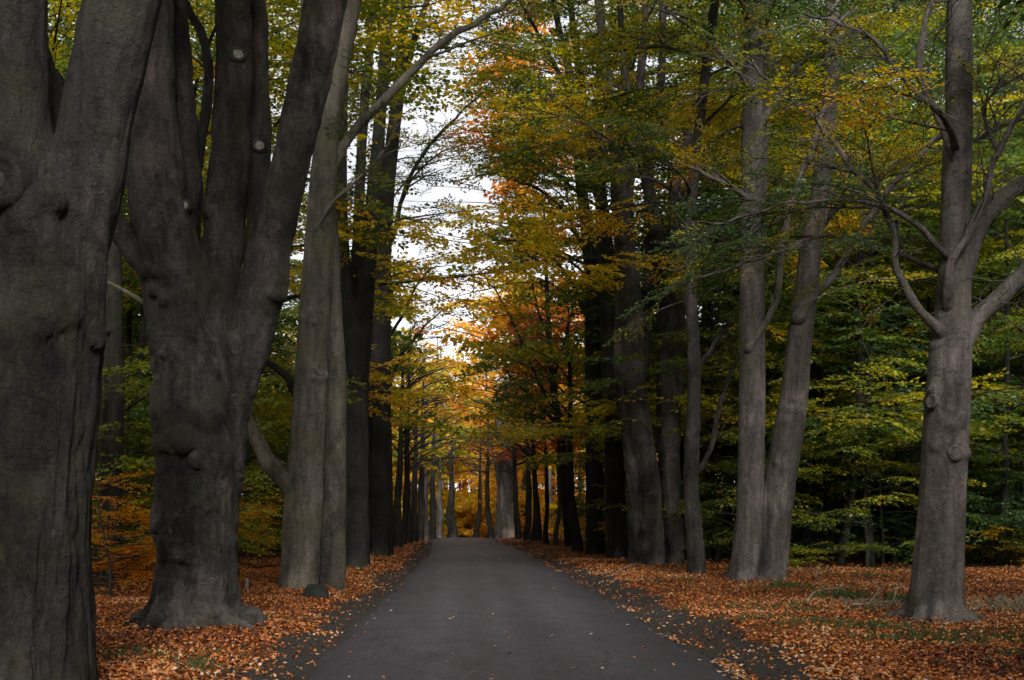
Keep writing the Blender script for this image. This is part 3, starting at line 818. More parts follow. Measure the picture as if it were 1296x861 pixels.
make_tree('beech_tree', 'smooth olive-grey beech with a thick limb arching left from low down, stone at its foot', 25.0, [
    dict(p=[(377, 752, 52), (381, 690, 50), (384, 630, 50), (389, 560, 45), (394, 470, 43), (400, 380, 41), (405, 300, 39), (409, 230, 35), (417, 150, 31), (429, 80, 29), (441, 20, 27), (456, -60, 24), (470, -200, 20)]),
    dict(p=[(420, 742, 36), (422, 650, 35), (424, 560, 30), (425, 480, 28), (421, 400, 25), (418, 300, 23), (410, 230, 21), (402, 150, 20), (392, 60, 18), (385, -60, 16)], yo=.5, ground=True)],
    BARK_OLIVE, voxel=.03, sm=6, flute=.02, lump=.02, root_k=.5, n_root=5, H=23, boughs=14, zmin=14.0, blen=5.2, seed=3, tint=.36,
    burls=[(407, 480, 18, -.35), (396, 400, 16, -.3)], scars=[(407, 470, 13, -.45, (.1, -1, 0), 'bark')],
    limbs=[dict(p=[(384, 640, 34), (370, 618, 33), (350, 597, 29), (333, 573, 25), (321, 548, 22), (312, 526, 19), (303, 490, 15), (290, 440, 11, .4)], yo=-.1),
           dict(p=[(378, 505, 14), (366, 482, 12), (350, 467, 10), (336, 455, 8), (325, 430, 5)], yo=.2, mat=BARK_DARK),
           dict(p=[(418, 215, 20), (436, 182, 16), (455, 158, 15), (484, 128, 14), (515, 97, 13, .5), (545, 66, 11, 1), (580, 42, 10, 1.5), (622, 18, 8, 2), (670, -15, 6, 2.5)], yo=.1, leaf=.3, t0=.5),
           dict(p=[(400, 290, 7), (425, 252, 6), (452, 228, 5), (480, 198, 4), (505, 160, 2.5)], yo=-.3, leaf=.8, t0=.3)], size=1.2)

make_tree('beech_tree', 'dark beech whose trunk forks low, just beyond the smooth olive-grey beech', 35.5, [
    dict(p=[(449, 723, 40), (449, 660, 37), (449, 560, 36), (448, 480, 36), (444, 420, 30), (437, 370, 24), (432, 300, 19), (431, 200, 17), (434, 100, 15), (438, 0, 14), (445, -120, 11)]),
    dict(p=[(454, 480, 28), (460, 400, 25), (466, 330, 22), (474, 230, 18), (481, 150, 16), (487, 60, 14), (491, -20, 13), (500, -160, 10)]),
    dict(p=[(446, 440, 18), (452, 330, 16), (456, 220, 14), (462, 120, 12), (470, 40, 11), (476, -80, 9)], yo=.6)],
    BARK_DARK, voxel=.04, sm=4, flute=.03, lump=.03, root_k=.5, n_root=5, H=27, boughs=14, zmin=16.5, blen=5.5, seed=4, tint=.52, dens=.8, size=1.25)

make_tree('beech_tree', 'straight dark beech leaning over the road, last thick left trunk before the thin pole-like tree', 45.5, [
    dict(p=[(478, 708, 34), (479, 640, 32), (480, 560, 31), (481, 450, 29), (484, 330, 23), (491, 230, 19), (499, 160, 17), (506, 90, 15), (512, 20, 13), (520, -90, 10)]),
    dict(p=[(470, 640, 22), (471, 500, 20), (472, 380, 18), (478, 260, 15), (481, 160, 14), (492, 50, 12), (500, -40, 10)], yo=.6),
    dict(p=[(500, 165, 12), (512, 95, 11), (526, 45, 9), (541, 0, 8), (560, -70, 6)], yo=.2)],
    BARK_DARK, voxel=.045, sm=4, flute=.03, lump=.03, root_k=.5, n_root=5, H=30, boughs=14, zmin=18.5, blen=5.5, seed=5, tint=.50, dens=.8,
    limbs=[dict(p=[(484, 330, 10), (500, 290, 8), (512, 240, 6), (540, 190, 5), (585, 140, 3.5), (620, 110, 2)], leaf=.8, t0=.3)], size=1.3)

make_tree('young_beech', 'thin dark pole-like beech beside the road past the thick left trunks', 49, [
    dict(p=[(494, 698, 9), (493, 620, 9), (491, 520, 8.5), (490, 430, 8), (489, 340, 7), (490, 250, 5), (494, 160, 4)])],
    BARK_DARK, voxel=.03, sm=2, flute=.0, lump=.01, n_root=0, H=21, boughs=14, zmin=8, blen=4.5, seed=6, tint=.52, dens=.5, size=1.3, az=-.3, group=None,
    limbs=[dict(p=[(491, 492, 5), (505, 455, 4.5), (520, 435, 4), (540, 410, 3), (560, 395, 2)], leaf=1, t0=.3),
           dict(p=[(490, 430, 5), (512, 395, 4), (528, 360, 3.5), (545, 340, 2)], leaf=1, t0=.3)])

# right-hand row
make_tree('beech_tree', 'large grey beech standing alone at far right with two limbs rising right', 17.1, [
    dict(p=[(1183, 796, 78), (1187, 730, 64), (1191, 650, 58), (1196, 560, 57), (1201, 480, 55), (1204, 420, 49), (1208, 350, 41), (1210, 250, 37), (1213, 150, 35), (1214, 50, 33), (1215, -60, 30), (1218, -250, 25)])],
    BARK_GREY, voxel=.024, sm=6, flute=.022, lump=.022, root_k=.8, n_root=7, H=19, boughs=16, zmin=9.0, blen=6, seed=11, tint=.39, size=1.1,
    burls=[(1176, 512, 20, -.15), (1204, 575, 22, -.27), (1190, 540, 24, -.24), (1178, 440, 14, -.1)],
    scars=[(1196, 575, 15, -.42, (.05, -1, 0), 'bark'), (1176, 510, 14, -.34, (-.3, -1, 0), 'bark')],
    limbs=[dict(p=[(1214, 436, 36), (1236, 404, 30), (1260, 384, 28), (1290, 352, 26), (1320, 312, 22), (1370, 250, 16)]),
           dict(p=[(1208, 380, 42), (1231, 305, 33), (1252, 266, 28), (1276, 246, 26), (1312, 226, 22), (1360, 190, 16)], yo=.1),
           dict(p=[(1195, 372, 17), (1203, 336, 13), (1224, 300, 12), (1243, 260, 11), (1254, 222, 10), (1265, 188, 9), (1287, 150, 8), (1315, 110, 6)], yo=-.4),
           dict(p=[(1263, 192, 7), (1250, 162, 6), (1247, 132, 5), (1266, 108, 4), (1295, 95, 3)], yo=-.4, root=False, leaf=.6, t0=.4),
           dict(p=[(1207, 195, 15), (1191, 155, 12), (1173, 118, 11), (1163, 80, 10), (1168, 40, 9), (1180, 4, 8), (1188, -40, 6)], yo=-.2, leaf=.9, t0=.4),
           dict(p=[(1190, 418, 16), (1170, 398, 14), (1150, 370, 13), (1134, 335, 11), (1132, 292, 9), (1102, 240, 8), (1070, 202, 7), (1026, 152, 5.5), (985, 112, 4.5), (955, 85, 3)], yo=-.2, leaf=.75, t0=.45),
           dict(p=[(1212, 180, 9), (1240, 175, 7), (1275, 160, 5), (1320, 150, 4)], yo=.2, leaf=.7),
           dict(p=[(1192, 318, 9), (1140, 272, 8), (1070, 255, 6), (985, 262, 5), (905, 285, 3)], yo=-.3, leaf=1.2, t0=.3, tint=.14, step=.42),
           dict(p=[(1190, 345, 8), (1130, 318, 7), (1050, 300, 5), (970, 325, 4), (885, 352, 3)], yo=.2, leaf=1.0, t0=.35, tint=.20, step=.5),
           dict(p=[(1195, 150, 9), (1150, 110, 7), (1110, 60, 6), (1060, 30, 4), (1010, 15, 3)], yo=-1.2, leaf=1, t0=.2)])

make_tree('beech_tree', 'twin-trunk grey beech joined at the base on the right verge', 27.6, [
    dict(p=[(938, 744, 42), (946, 690, 36), (950, 620, 34), (952, 500, 34), (952, 400, 33), (952, 300, 31), (953, 200, 29), (953, 100, 26), (954, 0, 24), (955, -140, 20)]),
    dict(p=[(976, 742, 36), (980, 690, 38), (986, 620, 40), (996, 560, 39), (1005, 500, 36), (1012, 430, 32), (1020, 370, 30), (1028, 300, 28), (1040, 240, 26), (1046, 150, 23), (1052, 50, 20), (1060, -100, 16)], yo=.15, ground=True),
    dict(p=[(958, 330, 16), (964, 230, 15), (967, 130, 14), (968, 40, 12), (972, -60, 10)], yo=.3)],
    BARK_GREY, voxel=.03, sm=6, flute=.022, lump=.02, root_k=.72, n_root=6, H=24, boughs=20, zmin=10.5, blen=6, seed=12, tint=.41, size=1.15,
    burls=[(1003, 520, 14, -.3), (984, 590, 14, -.3)],
    limbs=[dict(p=[(1012, 400, 18), (1030, 374, 14), (1058, 345, 12), (1083, 302, 11), (1104, 270, 10), (1128, 236, 9), (1170, 190, 7), (1230, 140, 5)], yo=-.1, leaf=.5, t0=.5),
           dict(p=[(948, 440, 11), (968, 410, 10), (984, 372, 10), (990, 305, 10), (1008, 238, 9), (1028, 190, 8), (1050, 120, 6), (1085, 60, 4)], yo=-.25, leaf=.4, t0=.5),
           dict(p=[(1030, 300, 12), (1060, 262, 10), (1090, 240, 9), (1150, 200, 7), (1210, 165, 5)], yo=.3, mat=BARK_DARK, leaf=.5),
           dict(p=[(958, 260, 9), (925, 235, 7), (890, 220, 6), (850, 200, 4)], yo=-.2, leaf=.9),
           dict(p=[(960, 160, 10), (992, 110, 9), (1030, 60, 7), (1085, 10, 6)], yo=-.2, leaf=.8)])

make_tree('beech_tree', 'slender crooked beech with a side branch low on its right, left of the twin-trunk beech', 30.0, [
    dict(p=[(882, 737, 25), (880, 690, 22), (876, 640, 20), (875, 590, 20), (878, 520, 18), (878, 440, 17), (874, 370, 15), (872, 300, 15), (876, 240, 14), (884, 170, 13), (892, 100, 13), (905, 0, 12), (915, -120, 9)])],
    BARK_OLD, voxel=.028, sm=4, flute=.015, lump=.03, root_k=.5, n_root=4, H=20, boughs=14, zmin=8, blen=4.5, seed=13, tint=.44, size=1.2,
    limbs=[dict(p=[(877, 604, 11), (893, 582, 9), (905, 548, 8), (912, 505, 7), (924, 472, 5), (942, 445, 4), (960, 432, 3)], yo=-.05),
           dict(p=[(878, 470, 8), (898, 445, 7), (915, 420, 5), (935, 395, 3)], leaf=.6),
           dict(p=[(874, 330, 9), (898, 300, 8), (925, 280, 7), (958, 270, 5)], yo=-.3, leaf=.7),
           dict(p=[(876, 260, 9), (845, 235, 7), (810, 222, 5), (775, 218, 3)], yo=-.4, leaf=1)])

make_tree('beech_tree', 'broad old beech of many fused stems with gnarled burrs, middle of the right row', 38, [
    dict(p=[(828, 720, 28), (825, 650, 26), (820, 600, 28), (811, 555, 33), (805, 500, 30), (801, 440, 28), (798, 380, 29), (790, 300, 25), (783, 230, 22), (777, 160, 18), (766, 80, 14), (755, -30, 10)]),
    dict(p=[(804, 712, 19), (804, 650, 16), (801, 590, 19), (793, 530, 21), (785, 450, 17), (787, 350, 17), (795, 240, 14), (806, 150, 11), (815, 40, 9)], yo=.1, ground=True),
    dict(p=[(852, 714, 24), (850, 640, 23), (846, 570, 27), (843, 490, 27), (845, 400, 22), (836, 330, 18), (827, 270, 16), (816, 215, 14), (802, 160, 12), (790, 90, 9), (785, 0, 7)], yo=.2, ground=True),
    dict(p=[(848, 570, 20), (856, 480, 22), (858, 400, 20), (858, 320, 19), (852, 270, 16), (862, 200, 14), (880, 150, 11), (895, 60, 9), (900, -60, 7)], yo=.8),
    dict(p=[(812, 480, 18), (822, 330, 14), (822, 200, 13), (836, 110, 11), (840, 0, 10), (850, -100, 8)], yo=.5)],
    BARK_OLD, voxel=.034, sm=2, flute=.16, lump=.10, root_k=.45, n_root=5, H=25, boughs=22, zmin=11, blen=5.5, seed=14, tint=.45, size=1.25,
    burls=[(806, 425, 22, -.4), (788, 470, 16, -.3), (838, 400, 22, -.3), (846, 372, 18, -.3), (815, 560, 30, -.6), (795, 520, 22, -.4), (845, 590, 26, -.4)],
    limbs=[dict(p=[(836, 345, 12), (848, 312, 10), (868, 284, 9), (905, 262, 7), (950, 240, 5)], yo=-.4, mat=BARK_DARK, leaf=.5),
           dict(p=[(783, 230, 9), (760, 180, 7), (735, 150, 6), (700, 120, 4)], yo=-.5, leaf=1),
           dict(p=[(790, 300, 8), (765, 290, 6), (740, 285, 5), (700, 292, 3)], yo=-.6, leaf=1)])

make_tree('beech_tree', 'beech with a split twisted trunk, left neighbour of the broad gnarled beech', 43, [
    dict(p=[(781, 704, 29), (779, 640, 28), (776, 560, 25), (773, 480, 23), (771, 400, 24), (768, 330, 20), (762, 260, 17), (750, 200, 15), (740, 140, 12), (729, 60, 10), (715, -50, 7)]),
    dict(p=[(776, 480, 14), (782, 380, 13), (784, 280, 12), (790, 180, 10), (800, 80, 8), (806, -40, 6)], yo=.5)],
    BARK_MID, voxel=.042, sm=4, flute=.05, lump=.05, root_k=.45, n_root=5, H=26, boughs=18, zmin=11, blen=5.5, seed=15, tint=.50, size=1.3,
    burls=[(776, 560, 26, -.4), (790, 600, 22, -.3)],
    limbs=[dict(p=[(740, 150, 9), (712, 100, 7), (690, 60, 6), (672, 25, 5), (640, -30, 4)], yo=-.3, leaf=1),
           dict(p=[(762, 260, 9), (735, 205, 7), (700, 178, 6), (668, 140, 5), (640, 90, 3)], yo=-.5, leaf=1)])

make_tree('beech_tree', 'tall dark straight beech, right-row trunk standing directly beside the sapling clump', 48, [
    dict(p=[(753, 700, 26), (753, 640, 24), (752, 560, 23), (751, 480, 22), (750, 400, 21), (747, 330, 18), (738, 255, 15), (730, 175, 13), (722, 100, 11), (706, 30, 9), (690, -60, 6)]),
    dict(p=[(752, 420, 14), (760, 320, 13), (762, 220, 11), (757, 130, 9), (760, 30, 7)], yo=.4)],
    BARK_DARK, voxel=.045, sm=3, flute=.04, lump=.04, root_k=.5, n_root=4, H=27, boughs=18, zmin=9, blen=6, seed=16, tint=.46, size=1.35, az=3.1,
    limbs=[dict(p=[(750, 420, 7), (725, 360, 6), (690, 320, 5), (650, 305, 4), (610, 310, 2)], yo=-.4, leaf=1, t0=.25),
           dict(p=[(745, 330, 7), (715, 270, 6), (680, 240, 5), (640, 225, 3)], yo=-.4, leaf=1, t0=.25)])

make_tree('young_beech', 'slender dark leaning trunk at the thicket edge between twin-trunk and lone right beech', 38.5, [
    dict(p=[(1064, 711, 11), (1074, 650, 10), (1083, 580, 9.5), (1088, 500, 9), (1086, 420, 8.5), (1088, 340, 8), (1092, 240, 6), (1090, 130, 5)])],
    BARK_FOREST, voxel=.035, sm=2, flute=.01, lump=.02, n_root=0, H=17, boughs=8, zmin=8, blen=4, seed=18, tint=.34, size=1.3, group=None)

# young roadside beech with a fan of limbs
make_tree('young_beech', 'slim dark young beech with limbs fanning over the road, right of the tunnel mouth', 60, [
    dict(p=[(722, 695, 15), (718, 650, 13.5), (713, 600, 12.5), (709, 545, 11.5), (703, 510, 10), (698, 470, 8), (695, 420, 7), (692, 360, 6), (690, 290, 4)])],
    BARK_DARK, voxel=.05, sm=2, flute=.01, lump=.02, n_root=3, root_k=.5, H=18, boughs=16, zmin=6.0, blen=5.5, seed=17, tint=.46, tint_amp=.4, dens=.5, size=1.5, az=3.0, group=None,
    limbs=[dict(p=[(706, 530, 6), (690, 500, 5.5), (672, 460, 5), (655, 420, 4), (635, 380, 3), (610, 345, 2)], yo=-.2, leaf=.9, t0=.3),
           dict(p=[(709, 545, 6), (690, 520, 5), (665, 495, 4), (640, 470, 3)], yo=-.4, leaf=.9, t0=.3),
           dict(p=[(699, 480, 5), (712, 440, 4.5), (722, 400, 4), (735, 360, 3)], leaf=.9, t0=.3),
           dict(p=[(696, 430, 5), (680, 390, 4), (670, 340, 3), (650, 300, 2)], leaf=.9, t0=.3)])

# ================================================================== FAR TREES OF THE AVENUE
def simple_tree(name, label, X, Y, H, w, mat, tint, tamt, size, boughs, zmin, blen, seed, cat='tree', group=None, lean=0., fork=0, kind=None, az=None, elev=(.2, .8), dens=1.0, keepf=None, arch=0, shape=.5, trunk_sides=9):
    """a tree further down the road: one trunk mesh, its boughs, its crown"""
    global R, FORCE_KIND
    R = np.random.default_rng(5000 + seed); FORCE_KIND = kind
    g = float(G(X, Y)); base = np.array([X, Y, g])
    root = empty(name, base); tag(root, label, cat, group)
    def tintf(p):
        v = noise(np.array([p]) * .28, 140 + seed)[0] - .5; v2 = noise(np.array([p]) * .9, 160 + seed)[0] - .5
        return tint + tamt * (1.5 * v + .6 * v2)
    zz = np.array([-.3, .25, .8, 2, 4, 7, 10.5, 14, H]); zz = zz[zz <= H]
    zz = np.concatenate([zz, [H]]) if zz[-1] < H else zz
    tr = np.stack([lean * zz + .10 * np.cumsum(R.normal(0, .5, len(zz))) * (zz > 1), .10 * np.cumsum(R.normal(0, .5, len(zz))) * (zz > 1), zz], 1) + base
    rr = w / 2 * np.interp(zz, [-.3, .25, .8, 2, H * .5, H], [1.5, 1.3, 1.1, 1.0, .62, .10])
    W = Wood(); W.add(tr, rr, trunk_sides, True, 3)
    stems = [(tr, rr)]
    for k in range(fork):
        i = 3 if len(tr) > 5 else 2; a = R.uniform(0, 6.28)
        q = bough_path(tr[i], np.array([math.cos(a) * .3, math.sin(a) * .3, 1]), (H - zz[i]) * .9, 2.5, .07, 8)
        r2 = np.linspace(rr[i] * .7, .05, 8); W.add(q, r2, 7, True, 2); stems.append((q, r2))
    tm = W.mesh('trunk', mat, base)
    # weathering of the skin
    V = np.empty(len(tm.vertices) * 3, np.float32); tm.vertices.foreach_get('co', V); V = V.reshape(-1, 3)
    V += (np.stack([fbm(V * 1.6 + 7 * k, seed + k, 2) for k in range(3)], 1) - .5) * min(w, .8) * .35
    tm.vertices.foreach_set('co', V.ravel()); tm.update()
    link('trunk', tm, root)
    L = Leaves(); TW = Wood(); BW = Wood()
    for k in range(boughs):
        full, fr = stems[k % len(stems)]
        zt = g + zmin + (H - .6 - zmin) * (k + R.uniform(.1, .9)) / boughs
        i = int(np.clip(np.searchsorted(full[:, 2], zt) - 1, 0, len(full) - 2)); f = np.clip((zt - full[i, 2]) / (full[i + 1, 2] - full[i, 2] + 1e-6), 0, 1)
        p0 = full[i] + (full[i + 1] - full[i]) * f; r0 = fr[i] + (fr[i + 1] - fr[i]) * f
        a = R.uniform(0, 6.283) if az is None or R.random() < .4 else R.normal(az, .6)
        rel = (zt - g - zmin) / (H - zmin)
        ln = blen * R.uniform(.65, 1.2) * (1 - shape * rel)
        q = bough_path(p0, np.array([math.cos(a), math.sin(a), R.uniform(*elev)]), ln, R.uniform(-.05, .2) , .15)
        rb = min(r0 * .6, .012 + .010 * ln)
        BW.add(q, np.linspace(rb, .012, 7), 5, res=2)
        sprays_on(q, rb, L, BW, tintf, keepf or (lambda p: 1.0), size, dens, step=.62 * max(1, size / 1.3))
    cm = L.mesh('crown', base, None)
    cr = link('crown', cm, root) if cm else None
    if BW.n: tag(link('branching', BW.mesh('branching', BARK_TWIG, base), cr or root), kind='stuff')
    FORCE_KIND = None
    return root

def corr(p):
    sx = p[0] - road_shift(p[1])
    if -2.4 < sx < 2.4 and p[2] < 4.0 + crest(p[1]) and p[1] < 112: return 0
    return 1.0
def corr2(p):
    return corr(p) * (open_road(p) if p[1] < 98 else 1)
row = 'slim trunks closing the far end of the avenue'
def at(px, d): return (px - CX) / d * CAMH, CAMH * F / d
lef = [(503, 39.5, .42, BARK_DARK, .44, 'dark slim avenue tree, first beyond the thin pole-like beech on the left'),
       (510, 36.5, .34, BARK_DARK, .48, 'dark slim avenue tree, second beyond the pole-like beech on the left'),
       (516, 34, .45, BARK_MID, .52, 'greyish avenue tree in the middle of the far left row'),
       (524, 31.8, .45, BARK_DARK, .55, 'grey avenue tree just before the last trunks of the far left row'),
       (531, 30, .50, BARK_MID, .55, 'grey avenue trunk, nearer of two at the far left road edge'),
       (538, 28.6, .55, BARK_GREY, .58, 'grey avenue trunk, farther of two at the far left road edge'),
       (546, 26.9, .55, BARK_DARK, .62, 'black avenue trunk where the road vanishes on its left side')]
for i, (px, d, w_, mt, tn, lb) in enumerate(lef):
    x_, y_ = at(px, d)
    simple_tree('avenue_tree', lb, x_, y_, 11 + i % 3, w_, mt, tn, .28, 1.5, 20, 4.0, 4.5, 20 + i, group=row, lean=.02, az=0.2, elev=(.5, 1.2), keepf=corr2, dens=.16)
rig = [(730, 46, .40, BARK_DARK, .34, 'dark avenue tree hard against the left side of the tall dark straight beech'),
       (704, 37.5, .24, BARK_GREY, .40, 'thin grey stem touching the left of the slim fanning young beech'),
       (691, 36, .26, BARK_DARK, .42, 'thin avenue stem, first to the left of the fanning young beech'),
       (682, 33.2, .36, BARK_DARK, .50, 'dark avenue tree leaning left, second left of the fanning young beech'),
       (676, 32.4, .26, BARK_DARK, .55, 'thin dark avenue stem midway along the far right row'),
       (668, 31, .45, BARK_DARK, .60, 'dark avenue trunk right of the big pale trunk, farther one'),
       (656, 29.3, .42, BARK_DARK, .66, 'black avenue trunk immediately right of the big pale far trunk')]
for i, (px, d, w_, mt, tn, lb) in enumerate(rig):
    x_, y_ = at(px, d)
    simple_tree('avenue_tree', lb, x_, y_, 10.5 + i % 3, w_, mt, tn, .28, 1.5, 20, 4.2, 4.5, 40 + i, group=row, lean=-.03, az=3.0, elev=(.4, 1.1), keepf=corr2, dens=.12)

# the lit end of the avenue
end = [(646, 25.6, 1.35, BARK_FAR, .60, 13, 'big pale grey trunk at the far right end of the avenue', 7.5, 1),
       (631, 25.2, .50, BARK_GREY, .72, 11, 'forked pale trunk beside the big pale one at the road end', 6.0, 1),
       (621, 24.2, .45, BARK_MID, .66, 10, 'grey far trunk left of the forked pale one', 5.5, 0),
       (603, 22.5, .42, BARK_DARK, .66, 10, 'dark far trunk centred over the end of the road', 4.5, 0),
       (573, 22.8, .75, BARK_MID, .68, 9, 'sturdy trunk with orange crown left of centre at the road end', 3.6, 0),
       (556, 22.4, .55, BARK_GREY, .60, 8, 'short pale trunk at the left end of the road under yellow leaves', 3.6, 0)]
for i, (px, d, w_, mt, tn, H_, lb, zm, fk) in enumerate(end):
    x_, y_ = at(px, d); y_ *= .94; x_ *= .94
    simple_tree('far_beech', lb, x_, y_, H_, w_, mt, tn, .22, 1.7, 24, 5.0, zm, 60 + i, group='trees round the bend at the road end', fork=fk, elev=(.1, .8), keepf=corr, dens=.09, az=1.57)
col = [(-9, 130, 28, .50, 'tall yellow-green tree behind the left end of the avenue'),
       (-2.5, 122, 21, .62, 'bright amber tree crown closing the avenue in the centre'),
       (3.8, 118, 26, .73, 'tall rust-orange tree crown just right of the avenue centre'),
       (9, 126, 29, .70, 'tall golden tree behind the far right row'),
       (-5.5, 112, 17, .57, 'low lime-yellow tree arching over the left road end'),
       (8.5, 97, 17, .66, 'amber tree standing behind the far right stems'),
       (15, 110, 24, .60, 'tall ochre tree behind the fanning young beech'),
       (1, 140, 33, .62, 'tallest distant gold crown above the end of the road'),
       (-14, 116, 27, .52, 'distant olive crown behind the far left row'),
       (-4.6, 103, 10, .56, 'low lime-green tree leaning over the left end of the road'),
       (5.2, 106, 13, .62, 'yellow tree just behind the big pale far trunk')]
for i, (x_, y_, H_, tn, lb) in enumerate(col):
    simple_tree('far_beech', lb, x_, y_, H_, .6, BARK_GREY, tn, .30, 1.8, 46, 6.2, 2.8 if i in (1, 4) else 3.6, 80 + i, group='autumn crowns closing the view', elev=(-.1, .5), keepf=corr, shape=.35, dens=.26 if i >= 9 else .38)
# middle-distance crowns overhanging the road: green on the left, dark green and russet on the right
mid = [(-6.8, 62, 15, .53, 'yellow-green roadside beech between the left pole tree and the far row', 'mid', .1),
       (-6.5, 78, 14, .57, 'lime-coloured beech behind the slim left row', None, .0),
       (8.0, 72, 30, .80, 'tall russet beech reaching above the fanning young beech', None, 3.0),
       (7.5, 86, 18, .80, 'orange beech glowing between the right row stems', None, 3.0)]
for i, (x_, y_, H_, tn, lb, kd, a_) in enumerate(mid):
    simple_tree('roadside_beech', lb, x_, y_, H_, .36, BARK_DARK, tn, .3, 1.6, 34, 5.6, 15 if H_ > 25 else 4.0, 120 + i, group='bright beeches behind the far rows', kind=None, az=a_, elev=(0, .6), keepf=corr2, shape=.35, dens=.36)

# ================================================================== UNDERSTOREY AND WOOD ON BOTH SIDES
def copy_tree(o, X, Y, rz, sc, label):
    def cp(a, par):
        c = a.copy(); COL.objects.link(c)
        if par is not None: c.parent = par
        for ch in a.children: cp(ch, c)
        return c
    c = cp(o, None); c.location = (X, Y, float(G(X, Y)) - .05); c.rotation_euler = (0, 0, rz); c.scale = (sc, sc, sc * R.uniform(.92, 1.1)); c['label'] = label
    return c

def ordinal(k, n):
    w_ = ['first', 'second', 'third', 'fourth', 'fifth', 'sixth', 'seventh', 'eighth', 'ninth', 'tenth', 'eleventh', 'twelfth', 'thirteenth', 'fourteenth', 'fifteenth', 'sixteenth', 'seventeenth', 'eighteenth', 'nineteenth', 'twentieth']
    return w_[k] if k < len(w_) else f'{k + 1}th'

# landmarks from left to right in the photograph
MARK = [(-400, 'left edge'), (60, 'nearest left trunk'), (245, 'burred beech'), (395, 'olive-grey beech'), (450, 'low-forked beech'), (492, 'pole tree'), (590, 'road'),
        (716, 'fanning young beech'), (753, 'straight dark beech'), (825, 'broad gnarled beech'), (880, 'crooked beech'), (955, 'twin-trunk beech'), (1183, 'lone right beech'), (1296, 'right edge')]
def place_all(protos, spots, what, group, sc=(.85, 1.15)):
    """spots (X, Y): copies of protos; every copy gets the label of its own place"""
    seq = []
    for X, Y in spots:
        px = CX + X / Y * F
        a = [m for m in MARK if m[0] <= px]; b = [m for m in MARK if m[0] > px]
        key = (a[-1][1] if a else None, b[0][1] if b else None)
        seq.append((key, px, X, Y))
    seq.sort(key=lambda s: s[1])
    cnt = {}; tot = {}
    for s in seq: tot[s[0]] = tot.get(s[0], 0) + 1
    used = set()
    for key, px, X, Y in seq:
        k = cnt.get(key, 0); cnt[key] = k + 1; n = tot[key]
        if key[0] is None: where = 'outside left'
        elif key[1] is None: where = 'outside right'
        else: where = f'between {key[0]} and {key[1]}'
        head = f'{ordinal(k, n)} ' if n > 1 else ''
        tail = ', from left' if n > 1 else ''
        lb = f'{head}{what} {where}{tail}'
        i = int(R.integers(len(protos)))
        if i not in used:
            used.add(i); o = protos[i]; o.location = (X, Y, float(G(X, Y)) - .05); o['label'] = lb; o['group'] = group
            o.rotation_euler = (0, 0, R.uniform(0, 6.28))
        else:
            o = copy_tree(protos[i], X, Y, R.uniform(0, 6.28), R.uniform(*sc), lb); o['group'] = group
    for i, o in enumerate(protos):
        if i not in used:
            for c in list(o.children_recursive): bpy.data.objects.remove(c)
            bpy.data.objects.remove(o)

def sapling_protos(n, H, tint, tamt, seed, name, size, kind, blen, zmin, boughs, w_=.05):
    return [simple_tree(name, 'x', 0, 0, H * (.8 + .4 * i / max(1, n - 1)), w_ * (1 + .3 * i), BARK_TWIG, tint[i % len(tint)], tamt, size, boughs, zmin, blen, seed + i, cat='sapling', kind=kind, elev=(-.05, .25), shape=.45, keepf=lambda p: 1.0, trunk_sides=6) for i in range(n)]

def scatter(n, inside, xr, yr, dmin, seed):
    rg = np.random.default_rng(seed); out = []
    for _ in range(n * 60):
        if len(out) >= n: break
        x, y = rg.uniform(*xr), rg.uniform(*yr)
        if inside(x, y) and all((x - a) ** 2 + (y - b) ** 2 > dmin ** 2 for a, b in out): out.append((x, y))
    return out

# dark green beech saplings, right thicket
green = sapling_protos(5, 6.0, [.14, .24, .30, .20, .38], .24, 200, 'beech_sapling', 1.15, 'mid', 2.4, .3, 17)
spots = [(9.2 + 1.25 * i + .3 * math.sin(i * 3), 39.5 + .9 * math.sin(i * 1.7)) for i in range(12)]
spots += [(8.8 + 1.5 * i, 43.2 + .9 * math.sin(i * 2.3)) for i in range(12)] + [(8.6 + 1.9 * i, 47.5 + math.sin(i * 1.3)) for i in range(11)]
spots += [(8.4 + .5 * math.sin(i * 4), 52 + 3.4 * i) for i in range(9)] + [(11 + 2.6 * i, 53 + 1.5 * math.sin(i)) for i in range(8)]
spots = [q for i, q in enumerate(spots) if i % 4 != 2]
R = np.random.default_rng(61); place_all(green, spots, 'dark green beech sapling', 'saplings of the right thicket', (.8, 1.25))
# left
lgreen = sapling_protos(4, 6.5, [.36, .44, .50, .30], .26, 230, 'beech_sapling', 1.25, 'mid', 2.4, .8, 22)
spots = [(-8.6 - .4 * math.sin(i * 2), 28 + 3.4 * i) for i in range(13)] + [(-12 - 1.5 * math.sin(i * 1.9), 27 + 4 * i) for i in range(8)]
R = np.random.default_rng(62); place_all(lgreen, spots, 'olive-yellow beech sapling', 'saplings behind the left row')
orange = sapling_protos(3, 3.0, [.73, .79, .70], .16, 250, 'beech_sapling', .95, 'near', 1.6, .15, 15, .04)
spots = [(-7.1, 23.6), (-8.1, 24.6), (-6.5, 25.8), (-5.9, 30.5), (-7.4, 29.0)]
R = np.random.default_rng(63); place_all(orange, spots, 'low orange-leaved beech sapling', 'orange saplings behind the left row', (.85, 1.1))
hedge = sapling_protos(3, 2.6, [.60, .66, .56], .16, 290, 'roadside_shrub', 1.5, 'far', 1.7, .1, 22, .04)
spots = [(-7.5 + 1.7 * i + .6 * math.sin(i * 2.7), 107 + 2.5 * math.sin(i * 1.9)) for i in range(9)] + [(-7 + 2.3 * i, 114 + 3 * math.sin(i * 1.3)) for i in range(8)]
R = np.random.default_rng(66); place_all(hedge, spots, 'yellowing roadside shrub', 'shrubs closing the view at the road end', (1.2, 2.1))
